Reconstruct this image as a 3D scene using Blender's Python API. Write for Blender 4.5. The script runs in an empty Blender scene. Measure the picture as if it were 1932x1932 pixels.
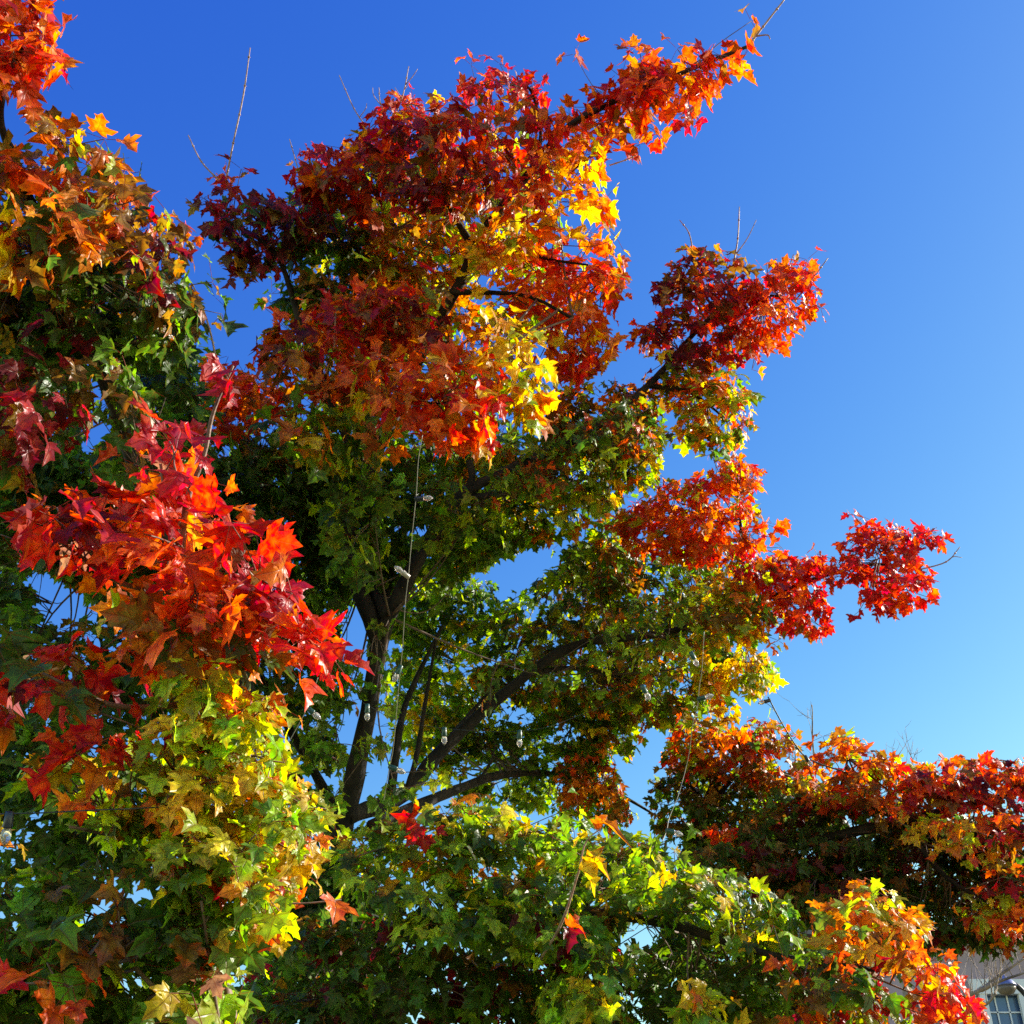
import bpy, math
import numpy as np
from mathutils import Vector

rng = np.random.default_rng(7)
sc = bpy.context.scene
C = sc.collection
R = math.radians

# ------------------------------------------------------------------ camera
PITCH, FOV = 35.0, 46.0
cam_d = bpy.data.cameras.new('camera')
cam = bpy.data.objects.new('camera', cam_d)
C.objects.link(cam)
cam.location = (0, 0, 1.6)
cam.rotation_euler = (R(90 + PITCH), 0, 0)
cam_d.sensor_fit = 'HORIZONTAL'
cam_d.angle = R(FOV)
cam_d.clip_start, cam_d.clip_end = 0.05, 3000
sc.camera = cam

# ------------------------------------------------------------------ light
SUN_AZ, SUN_EL = 72.0, 29.0           # azimuth to the right of the view direction (+Y)
w = bpy.data.worlds.new('World'); sc.world = w; w.use_nodes = True
nt = w.node_tree
for n in list(nt.nodes): nt.nodes.remove(n)
sky = nt.nodes.new('ShaderNodeTexSky'); sky.sky_type = 'NISHITA'; sky.sun_disc = False
sky.sun_elevation = R(SUN_EL); sky.sun_rotation = R(SUN_AZ)
sky.altitude = 300; sky.air_density = 1.0; sky.dust_density = 0.3; sky.ozone_density = 3.0
hs = nt.nodes.new('ShaderNodeHueSaturation'); hs.inputs['Saturation'].default_value = 1.22
bg = nt.nodes.new('ShaderNodeBackground'); bg.inputs['Strength'].default_value = 0.10
wo = nt.nodes.new('ShaderNodeOutputWorld')
sep = nt.nodes.new('ShaderNodeSeparateColor'); cmb = nt.nodes.new('ShaderNodeCombineColor')
nt.links.new(sky.outputs[0], hs.inputs['Color']); nt.links.new(hs.outputs[0], sep.inputs[0])
for ch, gam, mul in ((0, 1.78, 1.62), (1, 1.56, 0.88), (2, 0.547, 2.14)):       # deeper, more saturated blue overhead
    p_ = nt.nodes.new('ShaderNodeMath'); p_.operation = 'POWER'; p_.inputs[1].default_value = gam
    q_ = nt.nodes.new('ShaderNodeMath'); q_.operation = 'MULTIPLY'; q_.inputs[1].default_value = mul
    c_ = nt.nodes.new('ShaderNodeMath'); c_.operation = 'MINIMUM'; c_.inputs[1].default_value = 14.0
    nt.links.new(sep.outputs[ch], p_.inputs[0]); nt.links.new(p_.outputs[0], q_.inputs[0]); nt.links.new(q_.outputs[0], c_.inputs[0])
    nt.links.new(c_.outputs[0], cmb.inputs[ch])
nt.links.new(cmb.outputs[0], bg.inputs['Color'])
nt.links.new(bg.outputs[0], wo.inputs['Surface'])
SUN = np.array([math.sin(R(SUN_AZ)) * math.cos(R(SUN_EL)), math.cos(R(SUN_AZ)) * math.cos(R(SUN_EL)), math.sin(R(SUN_EL))])
sl = bpy.data.lights.new('sun', 'SUN'); sl.energy = 5.0; sl.angle = R(0.5); sl.color = (1.0, 0.93, 0.82)
so = bpy.data.objects.new('sun', sl); C.objects.link(so)
so.rotation_euler = Vector(SUN).to_track_quat('Z', 'Y').to_euler(); so.location = (20, 10, 25)
sc.view_settings.view_transform = 'Standard'; sc.view_settings.look = 'None'
sc.view_settings.exposure = 1.08; sc.view_settings.gamma = 1.0
sc.cycles.max_bounces = 8; sc.cycles.diffuse_bounces = 4; sc.cycles.transmission_bounces = 6
sc.cycles.use_denoising = False

# ------------------------------------------------------------------ pixel <-> space (photo seen at 1932 px)
W = 1932.0
F = (W / 2) / math.tan(R(FOV / 2))
_cp, _sp = math.cos(R(PITCH)), math.sin(R(PITCH))
CAM = np.array([0, 0, 1.6]); FWD = np.array([0, _cp, _sp]); UPV = np.array([0, -_sp, _cp]); RGT = np.array([1.0, 0, 0])

def at(x, y, d):
    x, y, d = np.asarray(x, float), np.asarray(y, float), np.asarray(d, float)
    u, v = (x - W / 2) / F, (W / 2 - y) / F
    return CAM + (FWD + u[..., None] * RGT + v[..., None] * UPV) * d[..., None]

def px(P):
    q = P - CAM; z = q @ FWD
    return np.stack([W / 2 + F * (q @ RGT) / z, W / 2 - F * (q @ UPV) / z], -1)

def norm(a): return a / np.maximum(np.linalg.norm(a, axis=-1, keepdims=True), 1e-9)

# ------------------------------------------------------------------ materials
def new_mat(name):
    m = bpy.data.materials.new(name); m.use_nodes = True
    t = m.node_tree; b = t.nodes['Principled BSDF']
    return m, t, b

def noise_mat(name, c0, c1, scale, rough=0.8, bump=0.0, detail=6, stretch=None, bdist=0.02):
    m, t, b = new_mat(name)
    tc = t.nodes.new('ShaderNodeTexCoord'); mp = t.nodes.new('ShaderNodeMapping')
    if stretch: mp.inputs['Scale'].default_value = stretch
    n = t.nodes.new('ShaderNodeTexNoise'); n.inputs['Scale'].default_value = scale; n.inputs['Detail'].default_value = detail
    cr = t.nodes.new('ShaderNodeValToRGB')
    cr.color_ramp.elements[0].color = (*c0, 1); cr.color_ramp.elements[1].color = (*c1, 1)
    cr.color_ramp.elements[0].position = 0.35; cr.color_ramp.elements[1].position = 0.68
    t.links.new(tc.outputs['Object'], mp.inputs[0]); t.links.new(mp.outputs[0], n.inputs['Vector'])
    t.links.new(n.outputs['Fac'], cr.inputs[0]); t.links.new(cr.outputs[0], b.inputs['Base Color'])
    b.inputs['Roughness'].default_value = rough
    if bump:
        bp = t.nodes.new('ShaderNodeBump'); bp.inputs['Strength'].default_value = bump; bp.inputs['Distance'].default_value = bdist
        t.links.new(n.outputs['Fac'], bp.inputs['Height']); t.links.new(bp.outputs[0], b.inputs['Normal'])
    return m

def leaf_material():
    m, t, b = new_mat('maple_leaf')
    N, L = t.nodes.new, t.links.new
    col = N('ShaderNodeAttribute'); col.attribute_name = 'leaf_color'
    pos = N('ShaderNodeAttribute'); pos.attribute_name = 'leaf_pos'
    sp = N('ShaderNodeSeparateXYZ'); L(pos.outputs['Vector'], sp.inputs[0])
    def math_(op, a, bb=None, clamp=False):
        n = N('ShaderNodeMath'); n.operation = op; n.use_clamp = clamp
        for i, v in enumerate((a, bb)):
            if v is None: continue
            if isinstance(v, (int, float)): n.inputs[i].default_value = v
            else: L(v, n.inputs[i])
        return n.outputs[0]
    ax = math_('ABSOLUTE', sp.outputs[0])
    ang = math_('ARCTAN2', ax, sp.outputs[1])
    rad = math_('SQRT', math_('ADD', math_('MULTIPLY', sp.outputs[0], sp.outputs[0]), math_('MULTIPLY', sp.outputs[1], sp.outputs[1])))
    best = None
    for a in (0.0, 0.90, 1.72):
        dv = math_('MULTIPLY', rad, math_('ABSOLUTE', math_('SINE', math_('SUBTRACT', ang, a))))
        best = dv if best is None else math_('MINIMUM', best, dv)
    vein = math_('SUBTRACT', 1.0, math_('DIVIDE', best, 0.027), True)      # thin veins radiating from the stalk
    # blotches: the autumn colour comes in patches on every leaf
    off = N('ShaderNodeVectorMath'); off.operation = 'SCALE'; off.inputs['Scale'].default_value = 1.0
    L(pos.outputs['Vector'], off.inputs[0])
    nz = N('ShaderNodeTexNoise'); nz.inputs['Scale'].default_value = 3.2; nz.inputs['Detail'].default_value = 4
    L(off.outputs[0], nz.inputs['Vector'])
    ec = N('ShaderNodeAttribute'); ec.attribute_name = 'edge_color'
    dy = math_('SUBTRACT', sp.outputs[1], 0.3)
    rc = math_('SQRT', math_('ADD', math_('MULTIPLY', sp.outputs[0], sp.outputs[0]), math_('MULTIPLY', dy, dy)))
    nb = N('ShaderNodeTexNoise'); nb.inputs['Scale'].default_value = 2.3; nb.inputs['Detail'].default_value = 3; L(pos.outputs['Vector'], nb.inputs['Vector'])
    bl = math_('MULTIPLY', math_('SUBTRACT', math_('ADD', math_('MULTIPLY', rc, 0.9), math_('MULTIPLY', math_('SUBTRACT', nb.outputs['Fac'], 0.5), 2.0)), 0.35), 2.2, True)
    m2 = N('ShaderNodeMixRGB'); L(bl, m2.inputs[0]); L(col.outputs['Color'], m2.inputs[1]); L(ec.outputs['Color'], m2.inputs[2])
    ns = N('ShaderNodeTexNoise'); ns.inputs['Scale'].default_value = 9.0; ns.inputs['Detail'].default_value = 2; L(pos.outputs['Vector'], ns.inputs['Vector'])
    spot = math_('MULTIPLY', math_('SUBTRACT', ns.outputs['Fac'], 0.66), 9.0, True)                # small brown spots
    m3 = N('ShaderNodeMixRGB'); m3.inputs[2].default_value = (0.10, 0.045, 0.02, 1); L(math_('MULTIPLY', spot, 0.7), m3.inputs[0]); L(m2.outputs[0], m3.inputs[1])
    hv = N('ShaderNodeHueSaturation'); L(m3.outputs[0], hv.inputs['Color'])
    mr = N('ShaderNodeMapRange'); mr.inputs[1].default_value = 0.3; mr.inputs[2].default_value = 0.7
    mr.inputs[3].default_value = 0.62; mr.inputs[4].default_value = 1.30
    L(nz.outputs['Fac'], mr.inputs[0]); L(mr.outputs[0], hv.inputs['Value'])
    mh = N('ShaderNodeMapRange'); mh.inputs[1].default_value = 0.3; mh.inputs[2].default_value = 0.7
    mh.inputs[3].default_value = 0.482; mh.inputs[4].default_value = 0.512
    L(nz.outputs['Fac'], mh.inputs[0]); L(mh.outputs[0], hv.inputs['Hue'])
    mv = N('ShaderNodeMixRGB'); mv.inputs[2].default_value = (0.17, 0.05, 0.018, 1)
    L(hv.outputs[0], mv.inputs[1]); L(math_('MULTIPLY', vein, 0.6), mv.inputs[0])
    # the underside is paler and duller than the waxy upper side
    ge = N('ShaderNodeNewGeometry')
    pale = N('ShaderNodeMixRGB'); pale.inputs[2].default_value = (0.42, 0.34, 0.27, 1)
    L(mv.outputs[0], pale.inputs[1]); L(math_('MULTIPLY', ge.outputs['Backfacing'], 0.10), pale.inputs[0])
    L(pale.outputs[0], b.inputs['Base Color'])
    L(math_('ADD', 0.36, math_('MULTIPLY', ge.outputs['Backfacing'], 0.25)), b.inputs['Roughness'])
    b.inputs['Specular IOR Level'].default_value = 0.36
    bp = N('ShaderNodeBump'); bp.inputs['Strength'].default_value = 0.5; bp.inputs['Distance'].default_value = 0.006
    L(math_('ADD', math_('MULTIPLY', vein, -0.6), nz.outputs['Fac']), bp.inputs['Height']); L(bp.outputs[0], b.inputs['Normal'])
    tr = N('ShaderNodeBsdfTranslucent')
    ts = N('ShaderNodeHueSaturation'); ts.inputs['Saturation'].default_value = 1.1; ts.inputs['Value'].default_value = 1.9
    L(mv.outputs[0], ts.inputs['Color']); L(ts.outputs[0], tr.inputs['Color'])
    mx = N('ShaderNodeMixShader'); mx.inputs[0].default_value = 0.55
    L(b.outputs[0], mx.inputs[1]); L(tr.outputs[0], mx.inputs[2])
    L(mx.outputs[0], t.nodes['Material Output'].inputs['Surface'])
    return m

LEAF = leaf_material()
BARK = noise_mat('maple_bark', (0.006, 0.0045, 0.0045), (0.036, 0.025, 0.022), 14, 0.9, 0.9, 8, (1, 1, 0.22), 0.03)
TWIG = noise_mat('twig_bark', (0.10, 0.06, 0.045), (0.20, 0.13, 0.10), 30, 0.7, 0.2)
YBARK = noise_mat('young_maple_bark', (0.09, 0.045, 0.032), (0.22, 0.12, 0.085), 35, 0.65, 0.3)
SHOOT = noise_mat('young_shoot_bark', (0.30, 0.17, 0.13), (0.52, 0.36, 0.28), 40, 0.55, 0.2)
GREYTWIG = noise_mat('grey_twig_bark', (0.13, 0.10, 0.09), (0.42, 0.32, 0.24), 9, 0.8, 0.2)
GRASS = noise_mat('lawn', (0.045, 0.06, 0.02), (0.12, 0.11, 0.045), 2.5, 0.95, 0.4)
STUCCO = noise_mat('mauve_stucco', (0.37, 0.28, 0.33), (0.43, 0.33, 0.38), 3.0, 0.9, 0.25, 10, None, 0.01)
TRIM = noise_mat('white_trim', (0.70, 0.72, 0.76), (0.80, 0.81, 0.84), 5, 0.5)
ROOF = noise_mat('grey_roofing', (0.12, 0.11, 0.11), (0.20, 0.19, 0.19), 6, 0.9, 0.3)
WIRE = noise_mat('pale_cable', (0.16, 0.15, 0.11), (0.30, 0.28, 0.21), 30, 0.5)
DARKWIRE = noise_mat('dark_cable', (0.012, 0.018, 0.02), (0.03, 0.04, 0.045), 30, 0.45)
SOCKET = noise_mat('green_plastic', (0.015, 0.06, 0.05), (0.03, 0.10, 0.085), 25, 0.35)
BLACKSOCKET = noise_mat('black_plastic', (0.012, 0.018, 0.03), (0.025, 0.032, 0.05), 25, 0.4)
WHITESOCKET = noise_mat('white_plastic', (0.40, 0.36, 0.31), (0.52, 0.47, 0.41), 25, 0.35)
IRON = noise_mat('black_iron', (0.015, 0.014, 0.018), (0.035, 0.033, 0.036), 20, 0.45)
CAPM = noise_mat('lamp_cap', (0.10, 0.12, 0.30), (0.16, 0.18, 0.38), 10, 0.35)  # the blue reflection on the dome is put into its base colour
LENS = noise_mat('lamp_bowl', (0.13, 0.10, 0.085), (0.24, 0.19, 0.16), 12, 0.4)
BULB, _t, _b = new_mat('clear_bulb_glass')
_b.inputs['Base Color'].default_value = (0.9, 0.84, 0.84, 1); _b.inputs['Roughness'].default_value = 0.08
_b.inputs['Transmission Weight'].default_value = 0.72; _b.inputs['IOR'].default_value = 1.45
_n = _t.nodes.new('ShaderNodeTexNoise'); _n.inputs['Scale'].default_value = 60
_c = _t.nodes.new('ShaderNodeValToRGB'); _c.color_ramp.elements[0].color = (0.70, 0.60, 0.58, 1); _c.color_ramp.elements[1].color = (0.95, 0.92, 0.93, 1)
_t.links.new(_n.outputs['Fac'], _c.inputs[0]); _t.links.new(_c.outputs[0], _b.inputs['Base Color'])
GLASS, _t, _b = new_mat('window_glass')
_b.inputs['Roughness'].default_value = 0.06; _b.inputs['Specular IOR Level'].default_value = 0.9
_n = _t.nodes.new('ShaderNodeTexNoise'); _n.inputs['Scale'].default_value = 1.2
_c = _t.nodes.new('ShaderNodeValToRGB'); _c.color_ramp.elements[0].color = (0.035, 0.07, 0.17, 1); _c.color_ramp.elements[1].color = (0.08, 0.15, 0.30, 1)
_t.links.new(_n.outputs['Fac'], _c.inputs[0]); _t.links.new(_c.outputs[0], _b.inputs['Base Color'])

# ------------------------------------------------------------------ mesh helpers
class MB:
    def __init__(s): s.v, s.f, s.n = [], [], 0
    def add(s, v, f):
        s.v.append(np.asarray(v, float)); s.f += [tuple(i + s.n for i in q) for q in f]; s.n += len(v)
    def tube(s, pts, rad, sides=6, wob=0.0):
        pts = np.asarray(pts, float); rad = np.broadcast_to(np.asarray(rad, float), (len(pts),))
        T = norm(np.gradient(pts, axis=0))
        ref = np.array([0.31, 0.17, 0.93]) if abs(T[0] @ [0.31, 0.17, 0.93]) < 0.9 else np.array([1.0, 0, 0])
        A = norm(np.cross(T, ref)); B = np.cross(T, A)
        th = np.arange(sides) * 2 * math.pi / sides
        rr = rad[:, None] * (1 + (rng.uniform(-wob, wob, (len(pts), sides)) if wob else 0))
        if wob and len(pts) > 12: rr = rr * (1 + 0.10 * np.sin(np.arange(len(pts)) * rng.uniform(0.35, 0.8) + rng.uniform(0, 6)) ** 3)[:, None]
        ring = pts[:, None] + rr[..., None] * (np.cos(th)[None, :, None] * A[:, None] + np.sin(th)[None, :, None] * B[:, None])
        v = ring.reshape(-1, 3); n = len(pts); f = []
        for i in range(n - 1):
            for k in range(sides):
                a, b_ = i * sides + k, i * sides + (k + 1) % sides
                f.append((a, b_, b_ + sides, a + sides))
        f.append(tuple(range(sides))[::-1]); f.append(tuple((n - 1) * sides + k for k in range(sides)))
        s.add(v, f)
    def box(s, c, e, ax=None):
        c = np.asarray(c, float); e = np.asarray(e, float) / 2
        ax = np.eye(3) if ax is None else ax
        v = [c + (i * e[0]) * ax[0] + (j * e[1]) * ax[1] + (k * e[2]) * ax[2] for i in (-1, 1) for j in (-1, 1) for k in (-1, 1)]
        s.add(v, [(0, 1, 3, 2), (4, 6, 7, 5), (0, 4, 5, 1), (2, 3, 7, 6), (0, 2, 6, 4), (1, 5, 7, 3)])
    def lathe(s, p0, axis, prof, sides=14):
        axis = norm(np.asarray(axis, float)); pts = [np.asarray(p0, float) + axis * h for h, r in prof]
        ref = np.array([1.0, 0, 0]) if abs(axis[0]) < 0.8 else np.array([0, 1.0, 0])
        A = norm(np.cross(axis, ref)); B = np.cross(axis, A); th = np.arange(sides) * 2 * math.pi / sides
        v = np.concatenate([p + r * (np.cos(th)[:, None] * A + np.sin(th)[:, None] * B) for p, (h, r) in zip(pts, prof)])
        f = []
        for i in range(len(prof) - 1):
            for k in range(sides):
                a, b_ = i * sides + k, i * sides + (k + 1) % sides
                f.append((a, b_, b_ + sides, a + sides))
        f.append(tuple(range(sides))[::-1]); f.append(tuple((len(prof) - 1) * sides + k for k in range(sides)))
        s.add(v, f)
    def join(s, o):                                   # take in another builder's faces as a second material
        s.split = len(s.f)
        if o.n: s.add(np.concatenate(o.v), o.f)
        return s
    def build(s, name, mat, parent=None, base=(0, 0, 0), smooth=True, mat2=None):
        me = bpy.data.meshes.new(name)
        v = (np.concatenate(s.v) if s.v else np.zeros((0, 3))) - np.asarray(base, float)
        me.from_pydata(v.tolist(), [], s.f); me.update()
        if smooth: me.polygons.foreach_set('use_smooth', [True] * len(me.polygons))
        me.materials.append(mat)
        if mat2:
            me.materials.append(mat2); me.polygons.foreach_set('material_index', [0] * s.split + [1] * (len(s.f) - s.split))
        o = bpy.data.objects.new(name, me); C.objects.link(o)
        if parent is not None: o.parent = parent
        return o

def tag(o, label=None, cat=None, group=None, kind=None):
    for k, v in (('label', label), ('category', cat), ('group', group), ('kind', kind)):
        if v: o[k] = v
    return o

def empty(name, loc):
    o = bpy.data.objects.new(name, None); C.objects.link(o); o.location = tuple(float(x) for x in loc); o.empty_display_size = 0.3
    return o

def smooth_line(P, n=8):
    P = np.asarray(P, float)
    Q = np.vstack([2 * P[0] - P[1], P, 2 * P[-1] - P[-2]]); out = []
    for i in range(1, len(Q) - 2):
        for t in np.linspace(0, 1, n, endpoint=False):
            a, b_, c, d = Q[i - 1:i + 3]
            out.append(0.5 * ((2 * b_) + (c - a) * t + (2 * a - 5 * b_ + 4 * c - d) * t * t + (3 * b_ - a - 3 * c + d) * t ** 3))
    out.append(Q[-2]); return np.array(out)

def pline(pts, n=8):                       # pixel+distance polyline -> smooth points in space
    a = np.asarray(pts, float); return smooth_line(at(a[:, 0], a[:, 1], a[:, 2]), n)

# ------------------------------------------------------------------ leaves
_half = [(0.15, -0.09), (0.41, -0.07), (0.35, 0.09), (0.55, 0.17), (0.70, 0.46), (0.47, 0.40), (0.29, 0.43),
         (0.28, 0.60), (0.36, 0.72), (0.19, 0.74)]
OUT = np.array([(0, 0.0)] + _half + [(0, 1.02)] + [(-x, y) for x, y in _half[::-1]])
CEN = np.array([0.0, 0.30]); NO = len(OUT)
LV = np.vstack([OUT, CEN + (OUT - CEN) * 0.70, CEN + (OUT - CEN) * 0.38, CEN[None]])
LOBE = np.array([0] + [1, 1, 1, 2, 2, 2, 3, 3, 3, 3] + [3] + [4, 4, 4, 4, 5, 5, 5, 6, 6, 6][::1])[:NO]
LOBE = np.array([0, 1, 1, 1, 2, 2, 2, 0, 3, 3, 3, 3, 3, 3, 3, 0, 4, 4, 4, 5, 5, 5])[:NO]
LF = []
for i in range(NO):
    j = (i + 1) % NO
    for q in (0, NO): LF += [(q + j, q + i, q + NO + i), (q + j, q + NO + i, q + NO + j)]
    LF += [(2 * NO + j, 2 * NO + i, 3 * NO)]
LF = np.array(LF)[:, ::-1].copy()
PET_F = np.array([(0, 1, 4), (0, 4, 3), (1, 2, 5), (1, 5, 4), (2, 0, 3), (2, 3, 5)])

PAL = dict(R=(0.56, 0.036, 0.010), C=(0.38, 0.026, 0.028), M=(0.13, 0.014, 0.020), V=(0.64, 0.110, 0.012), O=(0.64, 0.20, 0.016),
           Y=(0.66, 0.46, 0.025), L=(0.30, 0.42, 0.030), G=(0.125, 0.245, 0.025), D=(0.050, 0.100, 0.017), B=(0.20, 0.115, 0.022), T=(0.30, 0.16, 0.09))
NEXT = dict(R='C', C='M', M='C', V='R', O='V', Y='O', L='Y', G='L', D='G', B='V', T='V')

def parse(p):
    keys, wts = [], []
    for tok in p.split():
        keys.append(tok[0]); wts.append(float(tok[1:] or 1))
    return keys, np.array(wts) / sum(wts)

def inside(poly, P):
    x, y = P[:, 0], P[:, 1]; c = np.zeros(len(P), bool); n = len(poly)
    for i in range(n):
        x0, y0 = poly[i]; x1, y1 = poly[(i + 1) % n]
        if y0 == y1: continue
        k = ((y0 > y) != (y1 > y)) & (x < (x1 - x0) * (y - y0) / (y1 - y0) + x0); c ^= k
    return c

def edge_dist(poly, P):
    d = np.full(len(P), 1e9); n = len(poly)
    for i in range(n):
        a = np.array(poly[i], float); b_ = np.array(poly[(i + 1) % n], float); ab = b_ - a
        t = np.clip(((P - a) @ ab) / max(ab @ ab, 1e-9), 0, 1)
        d = np.minimum(d, np.linalg.norm(P - a - t[:, None] * ab, axis=1))
    return d

HOLES = [
    [(885, 1085), (939, 1058), (971, 1042), (1018, 1034), (1054, 1050), (1018, 1089), (979, 1115), (947, 1097), (900, 1097)],
    [(644, 1150), (680, 1140), (705, 1150), (700, 1180), (690, 1230), (660, 1250), (640, 1240)],
    [(645, 1330), (680, 1345), (665, 1430), (640, 1400)],
    [(676, 1478), (721, 1490), (718, 1505), (676, 1505)],
    [(1150, 1420), (1185, 1440), (1240, 1370), (1262, 1375), (1262, 1400), (1225, 1450), (1215, 1500), (1215, 1530), (1190, 1530), (1175, 1480)],
    [(1600, 1550), (1640, 1555), (1636, 1583), (1606, 1580)],
    [(25, 1085), (80, 1080), (150, 1110), (145, 1150), (90, 1160), (75, 1120)],
    [(168, 704), (190, 705), (208, 768), (186, 768)],
    [(1160, 1754), (1225, 1760), (1222, 1790), (1175, 1780)],
    [(748, 1918), (780, 1906), (806, 1900), (815, 1912), (790, 1925), (760, 1932)], [(826, 1896), (846, 1900), (838, 1912)],
    [(789, 1000), (810, 984), (821, 990), (800, 1018), (790, 1014)],
    [(170, 790), (215, 790), (190, 850), (160, 850)],
]

class Foliage:
    def __init__(s): s.P, s.Cc, s.Ce, s.Rt, s.Tp, s.Nm, s.S, s.K = [], [], [], [], [], [], [], []
    def leaf(s, base, tip, nrm, size, c0, c1, curl, stalk):
        for l, v in zip((s.P, s.Tp, s.Nm, s.S, s.Cc, s.Ce, s.K, s.Rt), (base, tip, nrm, size, c0, c1, curl, stalk)): l.append(v)
    def build(s, parent, base, label=None):
        n = len(s.P)
        P, T, Nn, S = np.array(s.P), norm(np.array(s.Tp)), np.array(s.Nm), np.array(s.S)
        Nn = norm(Nn - (Nn * T).sum(1, keepdims=True) * T); X = np.cross(T, Nn); K = np.array(s.K); ST = np.array(s.Rt)
        lob = rng.uniform(0.80, 1.16, (n, 6)); lob[:, 0] = rng.uniform(0.80, 1.25, n)      # every lobe its own length
        lf = np.concatenate([lob[:, LOBE]] + [1 + (lob[:, LOBE] - 1) * k for k in (0.7, 0.38)] + [np.ones((n, 1))], 1)
        lx = LV[None, :, 0] * lf; ly = CEN[1] + (LV[None, :, 1] - CEN[1]) * lf
        x = lx * rng.uniform(0.80, 1.12, (n, 1)); y = ly + rng.uniform(-0.14, 0.14, (n, 1)) * lx
        jit = rng.uniform(-0.02, 0.02, (n, len(LV), 2)); x = x + jit[..., 0]; y = y + jit[..., 1]
        r2 = x ** 2 + (y - 0.3) ** 2
        z = K[:, 0:1] * np.abs(x) - K[:, 1:2] * np.clip(y, 0, 2) ** 2 - K[:, 2:3] * r2 + K[:, 3:4] * np.sin(x * 7 + K[:, 4:5] * 9) * np.sin(y * 6 + K[:, 4:5] * 5) + (K[:, 4:5] - 0.5) * 0.9 * x * np.abs(y - 0.3)
        V = P[:, None] + S[:, None, None] * (x[..., None] * X[:, None] + y[..., None] * T[:, None] + z[..., None] * Nn[:, None])
        # stalk: a thin three-sided prism back to the twig
        a = V[:, 0]; b_ = ST; dd = norm(b_ - a); p1 = norm(np.cross(dd, Nn + 0.01)); p2 = np.cross(dd, p1); rr = 0.0014
        tri = [p1 * rr, (-0.5 * p1 + 0.87 * p2) * rr, (-0.5 * p1 - 0.87 * p2) * rr]
        PV = np.stack([a + q for q in tri] + [b_ + q for q in tri], 1)
        nv = len(LV) + 6
        allv = np.concatenate([V, PV], 1).reshape(-1, 3) - np.asarray(base)
        fl = np.concatenate([LF, PET_F + len(LV)], 0)
        faces = (fl[None] + (np.arange(n) * nv)[:, None, None]).reshape(-1, 3)
        me = bpy.data.meshes.new('foliage')
        me.vertices.add(len(allv)); me.vertices.foreach_set('co', allv.astype(np.float32).ravel())
        me.loops.add(faces.size); me.loops.foreach_set('vertex_index', faces.astype(np.int32).ravel())
        me.polygons.add(len(faces)); me.polygons.foreach_set('loop_start', (np.arange(len(faces)) * 3).astype(np.int32))
        me.polygons.foreach_set('use_smooth', np.ones(len(faces), bool)); me.update()
        c0, c1 = np.array(s.Cc), np.array(s.Ce)
        col = np.zeros((n, nv, 4)); col[..., 3] = 1
        col[:, :, :3] = c0[:, None]; col[:, len(LV):, :3] = np.array([0.32, 0.07, 0.03])
        col2 = col.copy(); col2[:, :len(LV), :3] = c1[:, None]
        a2 = me.attributes.new('edge_color', 'FLOAT_COLOR', 'POINT'); a2.data.foreach_set('color', col2.astype(np.float32).ravel())
        at_ = me.attributes.new('leaf_color', 'FLOAT_COLOR', 'POINT'); at_.data.foreach_set('color', col.astype(np.float32).ravel())
        lp = np.zeros((n, nv, 3)); lp[:, :len(LV), 0] = LV[None, :, 0]; lp[:, :len(LV), 1] = LV[None, :, 1]
        lp[:, len(LV):, 1] = -0.3; lp[..., 2] = rng.uniform(0, 50, (n, 1))
        pp = me.attributes.new('leaf_pos', 'FLOAT_VECTOR', 'POINT'); pp.data.foreach_set('vector', lp.astype(np.float32).ravel())
        me.materials.append(LEAF)
        o = bpy.data.objects.new('foliage', me); C.objects.link(o); o.parent = parent
        if label: o['label'] = label
        return o

LEAF_W = 0.092
stats = {}
def shade(k, v=0.22):
    c = np.array(PAL[k]) * np.exp(rng.normal(0, v)); c[1] *= np.exp(rng.normal(0, 0.12)); return np.minimum(c, 0.85)

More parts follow.
